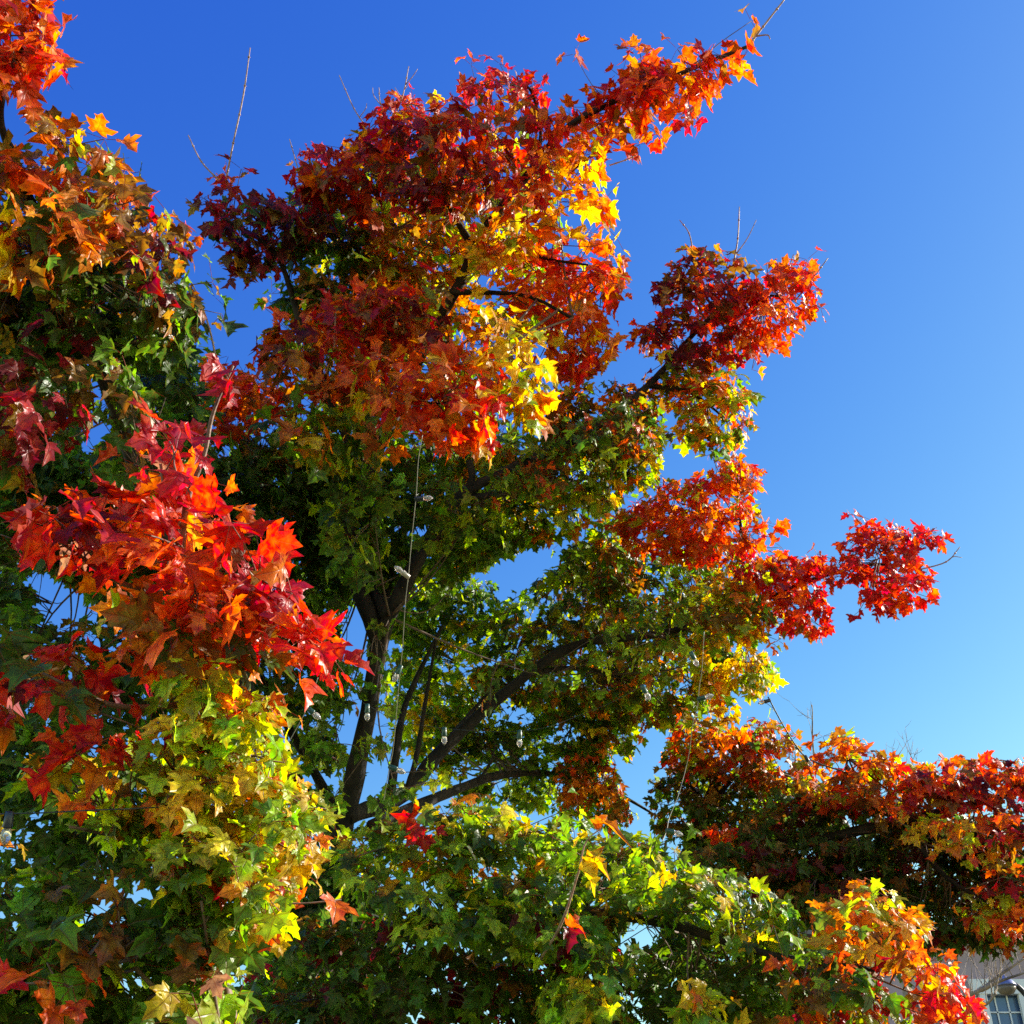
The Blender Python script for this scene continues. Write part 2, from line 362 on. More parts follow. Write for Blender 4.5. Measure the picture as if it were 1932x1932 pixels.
def clump(fo, tw, limb, poly, depth, thick, lam, pal, size=1.0, out=0.6, droop=0.9, conn=True, curlmul=1.0):
    """fill one outlined clump of the crown (outline in the photo, real distance and thickness) with leafy shoots"""
    poly = [tuple(p) for p in poly]; A = np.array(poly, float); lo, hi = A.min(0), A.max(0)
    keys, wts = parse(pal)
    sz = LEAF_W * size; spx = sz * F / depth
    # area
    x, y = A[:, 0], A[:, 1]; area = 0.5 * abs(np.dot(x, np.roll(y, -1)) - np.dot(y, np.roll(x, -1)))
    nleaf = int(0.86 * lam * area / (0.30 * spx * spx)) + 3
    per = 7; nsp = max(2, nleaf // per)
    cen2 = A.mean(0); cen = at(cen2[0], cen2[1], depth + thick * 0.7)
    pts = []
    while len(pts) < nsp:
        q = rng.uniform(lo, hi, (nsp * 4, 2)); q = q[inside(poly, q)]
        e = edge_dist(poly, q); q = q[e > 0.10 * spx]; pts += list(q)
    Q = np.array(pts[:nsp]); e = edge_dist(poly, Q) * depth / F
    half = np.minimum(thick, 0.18 + 0.9 * e)
    dz = rng.uniform(-1, 1, nsp) * half
    D = depth + dz
    S0 = at(Q[:, 0], Q[:, 1], D)
    fr = np.zeros(nsp, bool)
    if nsp > 6:                                              # loose shoots reaching past the outline
        pad = (1.5 if depth > 4 else 0.9) * spx; q = rng.uniform(lo - pad, hi + pad, (400, 2)); e2 = edge_dist(poly, q); q = q[~inside(poly, q) & (e2 < pad) & (e2 > 0.4 * spx)][:max(1, int(nsp * (0.07 if depth > 4 else 0.03)))]
        if len(q):
            S0 = np.vstack([S0, at(q[:, 0], q[:, 1], depth + rng.uniform(-0.6, 0.6, len(q)) * thick)]); fr = np.concatenate([fr, np.ones(len(q), bool)])
    # secondary branches
    nb = max(1, nsp // 9); hubs = []
    if conn and limb is not None and nsp > 2:
        idx = rng.choice(nsp, nb, replace=False)
        for i in idx:
            h = S0[i] * 0.75 + cen * 0.25
            if any(inside(hh, px(h[None]))[0] for hh in HOLES): continue
            j = np.argmin(np.linalg.norm(limb - h, axis=1))
            j = max(0, j - int(rng.integers(0, 5))); a = limb[j]; L = np.linalg.norm(h - a)
            if L > 1.15: continue
            mid = (a + h) / 2 + rng.normal(0, 0.06 * L, 3) + np.array([0, 0, -0.05 * L])
            ln = smooth_line([a, mid, h], 5); r0 = min(0.018, 0.0025 + 0.006 * L)
            tw.tube(ln, np.linspace(r0, 0.0022, len(ln)), 5); hubs.append(ln)
        hubp = np.concatenate(hubs) if hubs else None
    hm = np.zeros(len(S0), bool); pc = px(S0)
    for h in HOLES: hm |= inside(h, pc)
    S0, fr = S0[~hm], fr[~hm]
    rec = []
    for i in range(len(S0)):
        c = S0[i]
        outd = norm(c - cen)
        ns = norm(np.array([0, 0, 0.70]) + out * outd + 0.25 * SUN + rng.normal(0, 0.26, 3))
        if hubs:
            j = np.argmin(np.linalg.norm(hubp - c, axis=1)); a = hubp[j]; L = np.linalg.norm(c - a)
            if 0.02 < L < 0.6:
                tw.tube(smooth_line([a, (a + c) / 2 + rng.normal(0, 0.05 * L, 3), c], 3), np.linspace(0.0034, 0.0020, 7), 4)
        k_s = rng.choice(len(keys), p=wts)
        t1 = norm(np.cross(ns, np.array([0.3, 0.8, 0.1]) + rng.normal(0, 0.3, 3))); t2 = np.cross(ns, t1)
        n = int(rng.integers(2, 5)) if fr[i] else int(rng.integers(per - 2, per + 3)); ph = rng.uniform(0, 6.28)
        for m in range(n):
            an = ph + m * 2.4 + rng.normal(0, 0.25); rad = sz * (0.18 + 0.9 * math.sqrt((m + 0.5) / n)) * rng.uniform(0.7, 1.3)
            rd = math.cos(an) * t1 + math.sin(an) * t2
            b_ = c + rd * rad + ns * rng.normal(0, 0.32) * sz
            ss = sz * rng.uniform(0.50, 1.32)
            tip = norm(rd * 0.8 + np.array([0, 0, -droop]) * rng.uniform(0.3, 1.4) + 0.35 * outd + rng.normal(0, 0.28, 3))
            rec.append((b_, tip, norm(ns + rng.normal(0, 0.48, 3)), ss, k_s, c, fr[i]))
    Bp = np.array([q[0] for q in rec]); Mp = Bp + np.array([q[1] for q in rec]) * (0.45 * np.array([q[3] for q in rec]))[:, None]
    P1, P2 = px(Bp), px(Mp); bad = np.zeros(len(rec), bool)
    for h in HOLES: bad |= inside(h, P1) | inside(h, P2)
    far = ~inside(poly, P2) & (edge_dist(poly, P2) > np.where([q[6] for q in rec], 2.2, np.where(rng.random(len(rec)) < 0.15, 1.0, 0.45)) * spx)
    for q, no in zip(rec, bad | far):
        if no: continue
        b_, tip, nn, ss, k_s, c = q[:6]
        k = keys[k_s] if rng.random() < 0.6 else keys[rng.choice(len(keys), p=wts)]
        c0 = shade(k); f = rng.uniform(0, 1.0); c1 = c0 * (1 - f) + np.array(PAL[NEXT[k]]) * f
        curl = (rng.uniform(-0.15, 0.65) * curlmul, rng.uniform(-0.10, 0.50) * curlmul, rng.uniform(-0.15, 0.30) * curlmul, rng.uniform(0.02, 0.09), rng.random())
        fo.leaf(b_, tip, nn, ss, c0, c1, curl, c + (b_ - c) * 0.1)

# ------------------------------------------------------------------ ground
def sheet():
    m = MB(); xs = np.concatenate([[-1500, -300, -80], np.linspace(-40, 40, 21), [80, 300, 1500]])
    g = np.stack(np.meshgrid(xs, xs, indexing='ij'), -1).reshape(-1, 2)
    z = np.where(np.abs(g).max(1) < 41, 0.06 * np.sin(g[:, 0] * 0.3) * np.cos(g[:, 1] * 0.23), 0) - 0.06
    n = len(xs); f = [(i * n + j, (i + 1) * n + j, (i + 1) * n + j + 1, i * n + j + 1) for i in range(n - 1) for j in range(n - 1)]
    m.add(np.column_stack([g, z]), f); return m.build('ground', GRASS)
tag(sheet(), kind='structure')

# ------------------------------------------------------------------ building (lower right, behind everything)
BY = 27.0
def onwall(x, y):                                   # where the sight line of a photo point meets the wall plane
    q = at(x, y, 1.0) - CAM; return CAM + q * (BY / q[1])
pl, pr = onwall(1545, 1800)[0], onwall(2700, 1800)[0]
top = onwall(1740, 1772)[2]
bld = empty('building', ((pl + pr) / 2, BY, 0))
tag(bld, 'mauve stucco building with a white paned window, behind the maples', 'building')
BB = np.array(bld.location)
# wall with a window opening: built from four boxes round each opening
wx0, wx1 = onwall(1858, 1895)[0], onwall(1928, 1895)[0]; wz1 = onwall(1890, 1876)[2]; wz0 = wz1 - 1.75
m = MB(); TH = 0.4
def wbox(x0, x1, z0, z1): m.box([(x0 + x1) / 2, BY + TH / 2, (z0 + z1) / 2], [x1 - x0, TH, z1 - z0])
wbox(pl, wx0, 0, top); wbox(wx1, pr, 0, top); wbox(wx0, wx1, 0, wz0); wbox(wx0, wx1, wz1, top)
m.box([pl + 0.2, BY + 5.2, top / 2], [0.4, 9.6, top]); m.box([pr - 0.2, BY + 5.2, top / 2], [0.4, 9.6, top]); m.box([(pl + pr) / 2, BY + 10.2, top / 2], [pr - pl, 0.4, top])
m.build('wall', STUCCO, bld, BB, False)
m = MB(); m.box([(pl + pr) / 2, BY + 5.2, top + 0.1], [pr - pl + 0.8, 11.2, 0.2]); m.build('roof', ROOF, bld, BB, False)
ww, wh = wx1 - wx0, wz1 - wz0; wxc, wzc = (wx0 + wx1) / 2, (wz0 + wz1) / 2
m = MB(); fw = 0.15
m.box([wx0 - 0.02, BY - 0.03, wzc], [fw, 0.10, wh + 0.24]); m.box([wx1 + 0.02, BY - 0.03, wzc], [fw, 0.10, wh + 0.24])
m.box([wxc, BY - 0.03, wz1 + 0.14], [ww + 0.5, 0.14, 0.30]); m.box([wxc, BY - 0.05, wz0 - 0.10], [ww + 0.5, 0.2, 0.1])
winf = m.build('window', TRIM, bld, BB, False)
m = MB()
for k in (1, 2): m.box([wx0 + ww * k / 3, BY + 0.075, wzc], [0.028, 0.03, wh])
for k in (1, 2, 3, 4): m.box([wxc, BY + 0.077, wz0 + wh * k / 5], [ww, 0.034, 0.028 if k != 2 else 0.05])
m.build('glazing_bar', TRIM, winf, BB, False)
m = MB(); m.box([wxc, BY + 0.11, wzc], [ww, 0.02, wh]); m.build('pane', GLASS, winf, BB, False)

# ------------------------------------------------------------------ street lamp
lp = at(1898, 1863, 15.0); pb = at(1940, 1932, 14.9)
lx, ly = lp[0] + 0.36, lp[1]
lamp = empty('street_lamp', (lx, ly, 0)); LB = np.array(lamp.location)
tag(lamp, 'black gooseneck street lamp with a domed head, before the paned window', 'street lamp')
m = MB(); m.tube(smooth_line([(lx, ly, 0), (lx, ly, 2.2), (lx, ly, lp[2] - 0.75), (lx - 0.06, ly, lp[2] - 0.25), (lx - 0.20, ly, lp[2] + 0.00), (lx - 0.30, ly, lp[2] + 0.04)], 6), np.linspace(0.05, 0.03, 31), 10)
m.lathe((lx, ly, 0), (0, 0, 1), [(0, 0.12), (0.12, 0.12), (0.16, 0.07), (0.6, 0.055)], 12); m.build('pole', IRON, lamp, LB)
m = MB(); m.lathe(lp + [0, 0, -0.09], (0, 0, 1), [(0, 0.03), (0.02, 0.085), (0.06, 0.115), (0.10, 0.12)], 16); hd = m.build('lamp_head', LENS, lamp, LB)
m = MB(); m.lathe(lp + [0, 0, 0.012], (0, 0, 1), [(0, 0.135), (0.015, 0.13), (0.06, 0.10), (0.10, 0.05), (0.12, 0.02), (0.15, 0.015)], 16); m.build('cap', CAPM, hd, LB)

# ------------------------------------------------------------------ bare trees
def bare(tree, base, main, n_side, mat, label, r0=0.05, up=(0, 0, 1), ln=(0.25, 0.7)):
    t = empty('bare_tree', base); tag(t, label, 'tree'); B = np.array(base)
    tr = MB(); br = MB()
    for q, line in enumerate(main):
        L = smooth_line(line, 8); rr = np.linspace(r0 if q == 0 else r0 * 0.55, 0.006, len(L)); (tr if q == 0 else br).tube(L, rr, 8, 0.06)
        for _ in range(n_side):
            i = int(rng.integers(len(L) // 4, len(L))); a = L[i]; l = rng.uniform(*ln)
            d = norm(np.array(up) + rng.normal(0, 0.38, 3)); P = smooth_line([a, a + d * l * 0.5 + rng.normal(0, 0.03, 3), a + d * l + np.array([0, 0, 0.08 * l])], 4)
            br.tube(P, np.linspace(0.005, 0.0016, len(P)), 4)
            for _ in range(3):
                j = int(rng.integers(2, len(P))); d2 = norm(d + rng.normal(0, 0.55, 3)); l2 = l * rng.uniform(0.2, 0.5)
                br.tube([P[j], P[j] + d2 * l2 * 0.5, P[j] + d2 * l2 + np.array([0, 0, 0.03])], [0.003, 0.0022, 0.0012], 4)
    tr.build('trunk', mat, t, B); br.build('branches', mat, t, B)
g0 = at(1760, 1925, 12.0)
lines = [[(g0[0], g0[1], -0.02), g0 + [0, 0, -1.0], at(1775, 1915, 12.0), at(1850, 1868, 12.0), at(1900, 1830, 12.0), at(1960, 1790, 12.0)],
         [at(1775, 1915, 12.0), at(1800, 1850, 12.2), at(1806, 1800, 12.3)],
         [at(1850, 1868, 12.0), at(1890, 1850, 11.9), at(1950, 1830, 11.8)],
         [g0 + [0, 0, -0.5], at(1720, 1870, 12.2), at(1690, 1830, 12.4)],
         [at(1765, 1920, 12.0), at(1850, 1900, 11.8), at(1880, 1875, 11.7)]]
bare('bare_tree', (g0[0], g0[1], 0), lines, 12, GREYTWIG, 'leafless grey tree with thin upright twigs in front of the mauve wall', 0.045, ln=(0.2, 0.65))
g1 = at(1660, 1600, 17.0)
lines = [[(g1[0], g1[1], -0.02), g1 + [0, 0, -2], at(1690, 1500, 17), at(1695, 1425, 17)], [at(1670, 1560, 17), at(1710, 1490, 17.2), at(1722, 1432, 17.2)],
         [g1 + [0, 0, -1], at(1600, 1560, 17), at(1540, 1440, 17), at(1532, 1330, 17)], [g1 + [0, 0, -1.2], at(1560, 1560, 17.4), at(1506, 1470, 17.4), at(1500, 1420, 17.4)]]
bare('bare_tree', (g1[0], g1[1], 0), lines, 12, GREYTWIG, 'distant leafless tree whose fine twigs show above the right maple', 0.07, ln=(0.2, 0.5))

# ------------------------------------------------------------------ maples
def limb_mesh(name, pts, r0, r1, tree, base, mat=BARK, sides=10, n=8, label=None):
    L = pline(pts, n) if len(pts[0]) == 3 and not isinstance(pts, np.ndarray) else pts
    m = MB(); k = np.linspace(0, 1, len(L)) ** 0.85
    m.tube(L, r0 + (r1 - r0) * k, sides, 0.07)
    return L, m

def bough(tree, base, pts, r0, r1, clumps, extra=(), label=None, twigs=()):
    L, m = limb_mesh('bough', pts, r0, r1, tree, base)
    for e in extra:
        ep = pline(e[0], 6); m.tube(ep, np.linspace(e[1], e[2], len(ep)), 8, 0.07); L = np.vstack([L, ep])
    fo = Foliage(); tw = MB()
    for c in clumps: clump(fo, tw, L, **c)
    b = m.join(tw).build('bough', BARK, tree, base, mat2=TWIG)
    if label: b['label'] = label
    fo.build(b, base); stats[label or 'bough'] = len(fo.P)
    for t in twigs:
        P = pline(t[0], 5); mm = MB(); mm.tube(P, np.linspace(t[1], t[1] * 0.55, len(P)), 6, 0.12)
        for e in t[2:]:
            Pe = pline(e, 4); mm.tube(Pe, np.linspace(t[1] * 0.7, t[1] * 0.4, len(Pe)), 5)
        for k in range(2, len(P) - 1, 3):                          # buds at the nodes
            mm.lathe(P[k], norm(P[k + 1] - P[k]), [(-0.006, t[1] * 0.7), (0, t[1] * 1.35), (0.008, t[1] * 0.7)], 6)
        mm.build('shoot', SHOOT, b, base)
    return b

def K(poly, depth, thick, lam, pal, **kw): return dict(poly=poly, depth=depth, thick=thick, lam=lam, pal=pal, **kw)

# ---- the large maple
tb = at(640, 1700, 6.9); TBASE = np.array([tb[0] - 0.12, tb[1] + 0.25, 0.0])
big = empty('maple_tree', TBASE)
tag(big, 'large autumn maple filling the frame, red and orange above and green within', 'tree')
trunk_pts = np.array([TBASE + [0, 0, -0.05], TBASE + [0.02, 0, 0.5], TBASE + [0.03, -0.08, 1.6], tb + [0, 0.02, -0.5], at(645, 1600, 6.9), at(662, 1500, 6.9), at(695, 1340, 6.95), at(718, 1210, 7.0), at(755, 1120, 7.05), at(800, 1035, 7.1)])
TL = smooth_line(trunk_pts, 8)
m = MB(); kk = np.linspace(0, 1, len(TL))
m.tube(TL, np.interp(kk, [0, 0.03, 0.12, 0.45, 0.75, 1], [0.22, 0.15, 0.11, 0.058, 0.048, 0.040]), 16, 0.05)
m.build('trunk', BARK, big, TBASE)

# upper left limb
bough(big, TBASE, [(642, 1590, 6.9), (560, 1480, 6.9), (430, 1230, 6.4), (290, 975, 5.8), (215, 760, 5.5), (160, 640, 5.35), (120, 500, 5.2), (60, 385, 5.0), (22, 290, 4.95), (0, 205, 4.9), (40, 90, 4.9)], 0.05, 0.012, [
    K([(-120, -120), (150, -60), (140, 18), (95, 60), (112, 120), (125, 165), (120, 215), (70, 205), (40, 180), (-120, 200)], 4.9, 0.5, 2.6, 'V4 O2 R1 B2 C1 M1'),
    K([(-60, 262), (60, 258), (120, 237), (222, 243), (268, 310), (250, 380), (200, 470), (60, 520), (-60, 540)], 4.9, 0.55, 3.8, 'B4 O3 V1.5 L1.5 D2 Y0.6'),
    K([(70, 520), (180, 500), (250, 700), (310, 900), (280, 980), (190, 930), (120, 700)], 5.05, 0.2, 1.3, 'D4 G2 B2', size=0.9),
    K([(-60, 420), (200, 440), (360, 520), (370, 640), (200, 690), (-60, 660)], 5.3, 0.3, 1.6, 'D5 B2 G1 M0.4', size=0.95),
    K([(190, 360), (290, 405), (340, 430), (385, 470), (388, 498), (330, 492), (260, 500), (150, 470)], 5.2, 0.4, 3.0, 'B4 C1 V2 D2 M0.5', size=0.9),
    K([(-60, 500), (100, 480), (300, 490), (345, 530), (378, 580), (368, 640), (335, 685), (200, 700), (-60, 690)], 5.7, 0.6, 3.8, 'D6 G1 B2'),
    K([(-60, 670), (100, 680), (165, 710), (172, 790), (110, 850), (50, 900), (-60, 910)], 5.0, 0.5, 3.6, 'C2 M2 B3 D3 O0.5'),
    K([(185, 680), (330, 680), (400, 720), (405, 860), (300, 900), (180, 900)], 6.2, 0.6, 3.4, 'D5 G2'),
    K([(400, 705), (450, 695), (530, 710), (560, 800), (430, 830), (395, 790)], 7.4, 0.5, 3.0, 'R2 V4 O2 B1'),
], label='limb reaching out to the upper left', twigs=[
    ([(412, 700, 6.0), (395, 620, 6.0), (370, 550, 6.0), (335, 495, 6.0)], 0.006)])

# left low background
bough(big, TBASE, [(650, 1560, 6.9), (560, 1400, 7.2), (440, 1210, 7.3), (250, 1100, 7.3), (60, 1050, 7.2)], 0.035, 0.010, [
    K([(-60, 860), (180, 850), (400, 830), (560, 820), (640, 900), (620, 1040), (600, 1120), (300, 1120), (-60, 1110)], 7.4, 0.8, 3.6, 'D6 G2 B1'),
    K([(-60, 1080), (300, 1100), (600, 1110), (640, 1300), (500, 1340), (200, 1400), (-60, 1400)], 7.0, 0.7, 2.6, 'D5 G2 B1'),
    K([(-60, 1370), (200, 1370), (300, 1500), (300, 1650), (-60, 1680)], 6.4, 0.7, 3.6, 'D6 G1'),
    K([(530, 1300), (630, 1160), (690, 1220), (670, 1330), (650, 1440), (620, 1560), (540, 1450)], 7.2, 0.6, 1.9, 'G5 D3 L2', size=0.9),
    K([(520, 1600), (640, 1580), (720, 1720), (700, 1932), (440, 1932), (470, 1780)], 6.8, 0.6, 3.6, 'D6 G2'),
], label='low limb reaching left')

# central leader
bough(big, TBASE, [(718, 1210, 7.0), (655, 1040, 7.2), (690, 900, 7.2), (765, 730, 7.2), (825, 605, 7.15), (870, 530, 7.1), (905, 450, 7.1), (945, 395, 7.1), (1000, 325, 7.1), (1060, 250, 7.05), (1130, 205, 7.0), (1220, 165, 7.0), (1330, 120, 7.0), (1410, 88, 7.0)], 0.055, 0.010, [
    K([(560, 322), (610, 283), (680, 255), (760, 215), (820, 185), (880, 165), (960, 170), (1000, 205), (1060, 235), (1010, 290), (950, 340), (850, 410), (700, 430), (640, 380), (570, 370)], 7.0, 0.7, 3.2, 'C1.5 M1.5 R2 V3 B3 O1 Y0.4'),
    K([(665, 275), (690, 220), (720, 185), (775, 172), (800, 205), (815, 255), (770, 290)], 7.3, 0.35, 2.2, 'R4 C2 V1', size=0.72),
    K([(555, 320), (575, 282), (610, 275), (615, 310), (580, 335)], 7.4, 0.2, 1.8, 'R3 C2', size=0.75),
    K([(865, 150), (900, 150), (960, 125), (1010, 108), (1032, 160), (1025, 190), (960, 190), (880, 185)], 7.1, 0.25, 1.5, 'R2 V2 C3', size=0.9),
    K([(1000, 300), (1060, 250), (1130, 265), (1165, 310), (1170, 360), (1150, 400), (1150, 435), (1050, 440), (960, 500), (900, 560), (860, 560), (900, 470), (940, 400)], 6.9, 0.4, 2.0, 'O4 Y6 V2 L1'),
    K([(950, 490), (1050, 440), (1150, 430), (1188, 490), (1190, 525), (1165, 580), (1168, 650), (1135, 695), (1100, 735), (1045, 715), (1030, 640), (960, 600)], 7.15, 0.45, 2.5, 'R3 V4 O4 Y1.5', size=0.95),
    K([(357, 385), (395, 362), (430, 345), (470, 380), (550, 378), (600, 370), (650, 410), (570, 470), (540, 520), (470, 530), (432, 508), (440, 470), (385, 440)], 7.0, 0.5, 3.2, 'M4 C2 B2 D1', size=0.85),
    K([(402, 345), (415, 315), (440, 320), (435, 350)], 7.0, 0.1, 1.2, 'V2 C1', size=0.6),
    K([(555, 390), (680, 430), (710, 540), (620, 610), (525, 590), (540, 500)], 7.3, 0.6, 3.6, 'D4 G3 B1', size=0.85),
    K([(640, 380), (860, 400), (930, 440), (880, 500), (840, 590), (780, 640), (690, 580), (660, 470)], 7.35, 0.5, 2.4, 'B3 O4 V1 L2 Y3 G1'),
    K([(530, 595), (600, 560), (700, 540), (830, 560), (840, 640), (750, 690), (700, 750), (600, 760), (550, 720), (492, 670), (512, 620)], 6.6, 0.55, 3.2, 'C2 R3 B3 V3 M0.6 O1.5 L0.5'),
    K([(700, 655), (830, 630), (900, 665), (958, 720), (950, 775), (935, 830), (922, 878), (885, 830), (830, 850), (775, 790), (720, 800), (650, 740)], 6.05, 0.3, 2.7, 'R3 V4 O4 Y2', size=1.05),
    K([(830, 640), (960, 590), (1010, 650), (1025, 690), (1042, 760), (1020, 812), (960, 795), (950, 720), (900, 665)], 6.15, 0.25, 2.4, 'Y6 L3 O1'),
    K([(540, 740), (720, 760), (730, 830), (690, 882), (625, 890), (550, 850), (520, 800)], 6.4, 0.4, 2.8, 'D2 G3 L3 Y2 O1'),
    K([(930, 400), (980, 300), (1040, 255), (1080, 300), (1020, 370), (960, 440)], 6.7, 0.2, 1.8, 'V3 C2 O2 R1'),
    K([(1035, 240), (1110, 205), (1092, 135), (1160, 112), (1232, 62), (1262, 82), (1340, 85), (1400, 78), (1418, 120), (1350, 180), (1312, 195), (1308, 248), (1220, 288), (1165, 300), (1100, 262)], 7.0, 0.45, 2.3, 'R3 V4 C2 O3 B1 Y0.5', size=1.0),
], extra=[([(895, 470, 7.1), (870, 430, 7.15), (850, 395, 7.2), (820, 340, 7.2)], 0.024, 0.01),
          ([(900, 462, 7.1), (960, 470, 7.0), (1040, 490, 6.9), (1110, 500, 6.8)], 0.014, 0.006),
          ([(850, 552, 7.1), (920, 552, 7.0), (1000, 560, 6.9), (1080, 600, 6.8)], 0.018, 0.008),
          ([(1015, 305, 7.1), (1020, 240, 7.1), (1005, 180, 7.1), (985, 150, 7.1)], 0.014, 0.005),
          ([(690, 900, 7.2), (620, 750, 7.1), (570, 620, 7.0), (520, 480, 7.0), (420, 410, 7.0)], 0.03, 0.01)],
    label='central leader carrying the red crown top', twigs=[
    ([(423, 358, 7.0), (440, 270, 7.0), (459, 180, 7.0), (472, 90, 7.0)], 0.0065),
    ([(418, 345, 7.0), (380, 305, 7.0), (355, 255, 7.0)], 0.0055),
    ([(567, 338, 7.3), (557, 300, 7.3), (546, 262, 7.3)], 0.0045),
    ([(695, 245, 7.3), (668, 205, 7.3), (640, 142, 7.3)], 0.0045, [(678, 222, 7.3), (690, 205, 7.3), (692, 195, 7.3)]),
    ([(740, 230, 7.3), (760, 180, 7.3), (771, 125, 7.3)], 0.005, [(765, 160, 7.3), (778, 145, 7.3), (788, 130, 7.3)], [(757, 185, 7.3), (745, 165, 7.3)], [(762, 170, 7.3), (772, 158, 7.3)]),
    ([(735, 235, 7.3), (718, 195, 7.3), (715, 165, 7.3)], 0.0045, [(720, 200, 7.3), (705, 180, 7.3), (703, 165, 7.3)]),
    ([(1408, 92, 7.0), (1440, 50, 7.0), (1484, -6, 7.0)], 0.0075, [(1428, 68, 7.0), (1448, 66, 7.0), (1453, 74, 7.0)]),
    ([(1150, 312, 6.9), (1180, 302, 6.9), (1202, 292, 6.9)], 0.005),
    ([(630, 660, 6.4), (632, 620, 6.4), (634, 588, 6.4)], 0.005)])

# limb to the right-centre
bough(big, TBASE, [(800, 1035, 7.1), (840, 975, 7.15), (885, 925, 7.2), (1000, 868, 7.3), (1110, 815, 7.3), (1225, 725, 7.5), (1300, 640, 7.7), (1390, 560, 7.7), (1480, 560, 7.6)], 0.047, 0.006, [
    K([(1200, 650), (1235, 590), (1252, 530), (1275, 492), (1350, 468), (1405, 500), (1440, 560), (1400, 680), (1340, 700), (1255, 700), (1240, 680)], 7.7, 0.6, 3.0, 'M3 C2 R2 B3 V2', size=0.77),
    K([(1420, 520), (1440, 522), (1490, 502), (1538, 512), (1562, 578), (1510, 600), (1490, 660), (1440, 678), (1395, 660), (1400, 580)], 7.5, 0.4, 2.6, 'R3 V4 O2', size=0.77),
    K([(1250, 695), (1330, 680), (1392, 690), (1420, 760), (1420, 812), (1372, 850), (1292, 840), (1275, 780), (1215, 750)], 7.6, 0.5, 2.8, 'O3 L3 Y3 G2 V2 D2', size=0.77),
    K([(1050, 740), (1150, 722), (1240, 745), (1240, 800), (1150, 850), (1050, 850), (1020, 810)], 7.6, 0.5, 3.0, 'B4 V1.5 O2 G2 D1', size=0.73),
    K([(840, 840), (950, 830), (1060, 830), (1150, 800), (1245, 800), (1238, 880), (1210, 920), (1165, 930), (1160, 968), (1080, 1010), (1020, 1035), (960, 1060), (900, 1085), (840, 1085), (815, 1000), (835, 930)], 7.6, 0.7, 2.6, 'G4 L5 D2 O1 Y1.5', size=0.77),
    K([(940, 890), (1100, 790), (1240, 735), (1245, 830), (1100, 900), (1000, 945)], 6.95, 0.25, 2.2, 'B2 D2 G2 L1 V1', size=0.73),
    K([(1130, 850), (1245, 800), (1240, 880), (1210, 920), (1165, 930), (1155, 965), (1080, 1005), (1080, 940)], 7.3, 0.3, 1.8, 'Y3 L4 O1', size=0.77),
], extra=[([(868, 945, 7.2), (890, 905, 7.2), (885, 870, 7.25)], 0.03, 0.02),
          ([(885, 940, 7.2), (960, 930, 7.3), (1080, 920, 7.4)], 0.024, 0.008),
          ([(1225, 728, 7.5), (1300, 740, 7.55), (1370, 790, 7.6)], 0.016, 0.006)],
    label='limb rising to the right', twigs=[
    ([(1308, 480, 7.65), (1300, 440, 7.65), (1282, 415, 7.65)], 0.005),
    ([(1385, 492, 7.65), (1392, 450, 7.65), (1395, 390, 7.65)], 0.0058, [(1390, 478, 7.65), (1410, 450, 7.65), (1427, 415, 7.65)]),
    ([(1484, 530, 7.5), (1490, 505, 7.5), (1497, 480, 7.5)], 0.005),
    ([(1500, 568, 7.5), (1530, 530, 7.5), (1562, 487, 7.5)], 0.0058)])

# leaves filling the inside of the crown
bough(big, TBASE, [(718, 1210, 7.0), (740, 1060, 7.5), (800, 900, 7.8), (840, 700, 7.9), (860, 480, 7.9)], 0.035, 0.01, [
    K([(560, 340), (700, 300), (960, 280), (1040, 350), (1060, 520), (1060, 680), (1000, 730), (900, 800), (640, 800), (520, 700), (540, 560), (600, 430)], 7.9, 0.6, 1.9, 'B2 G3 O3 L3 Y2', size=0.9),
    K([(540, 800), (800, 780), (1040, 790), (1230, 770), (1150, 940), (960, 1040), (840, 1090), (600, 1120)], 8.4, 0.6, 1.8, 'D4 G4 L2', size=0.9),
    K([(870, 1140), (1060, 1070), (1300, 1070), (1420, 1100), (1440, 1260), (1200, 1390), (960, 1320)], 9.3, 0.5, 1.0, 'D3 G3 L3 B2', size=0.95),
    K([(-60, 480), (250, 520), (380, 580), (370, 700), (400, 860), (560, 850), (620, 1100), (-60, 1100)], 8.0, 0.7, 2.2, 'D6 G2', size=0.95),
], extra=[([(740, 1060, 7.5), (900, 980, 8.2), (1100, 880, 8.4)], 0.015, 0.006), ([(1080, 1220, 7.95), (1150, 1190, 8.8), (1300, 1170, 9.3)], 0.015, 0.006), ([(840, 1400, 7.5), (960, 1260, 8.6), (1000, 1190, 9.2)], 0.015, 0.006)], label='leaves inside the crown')
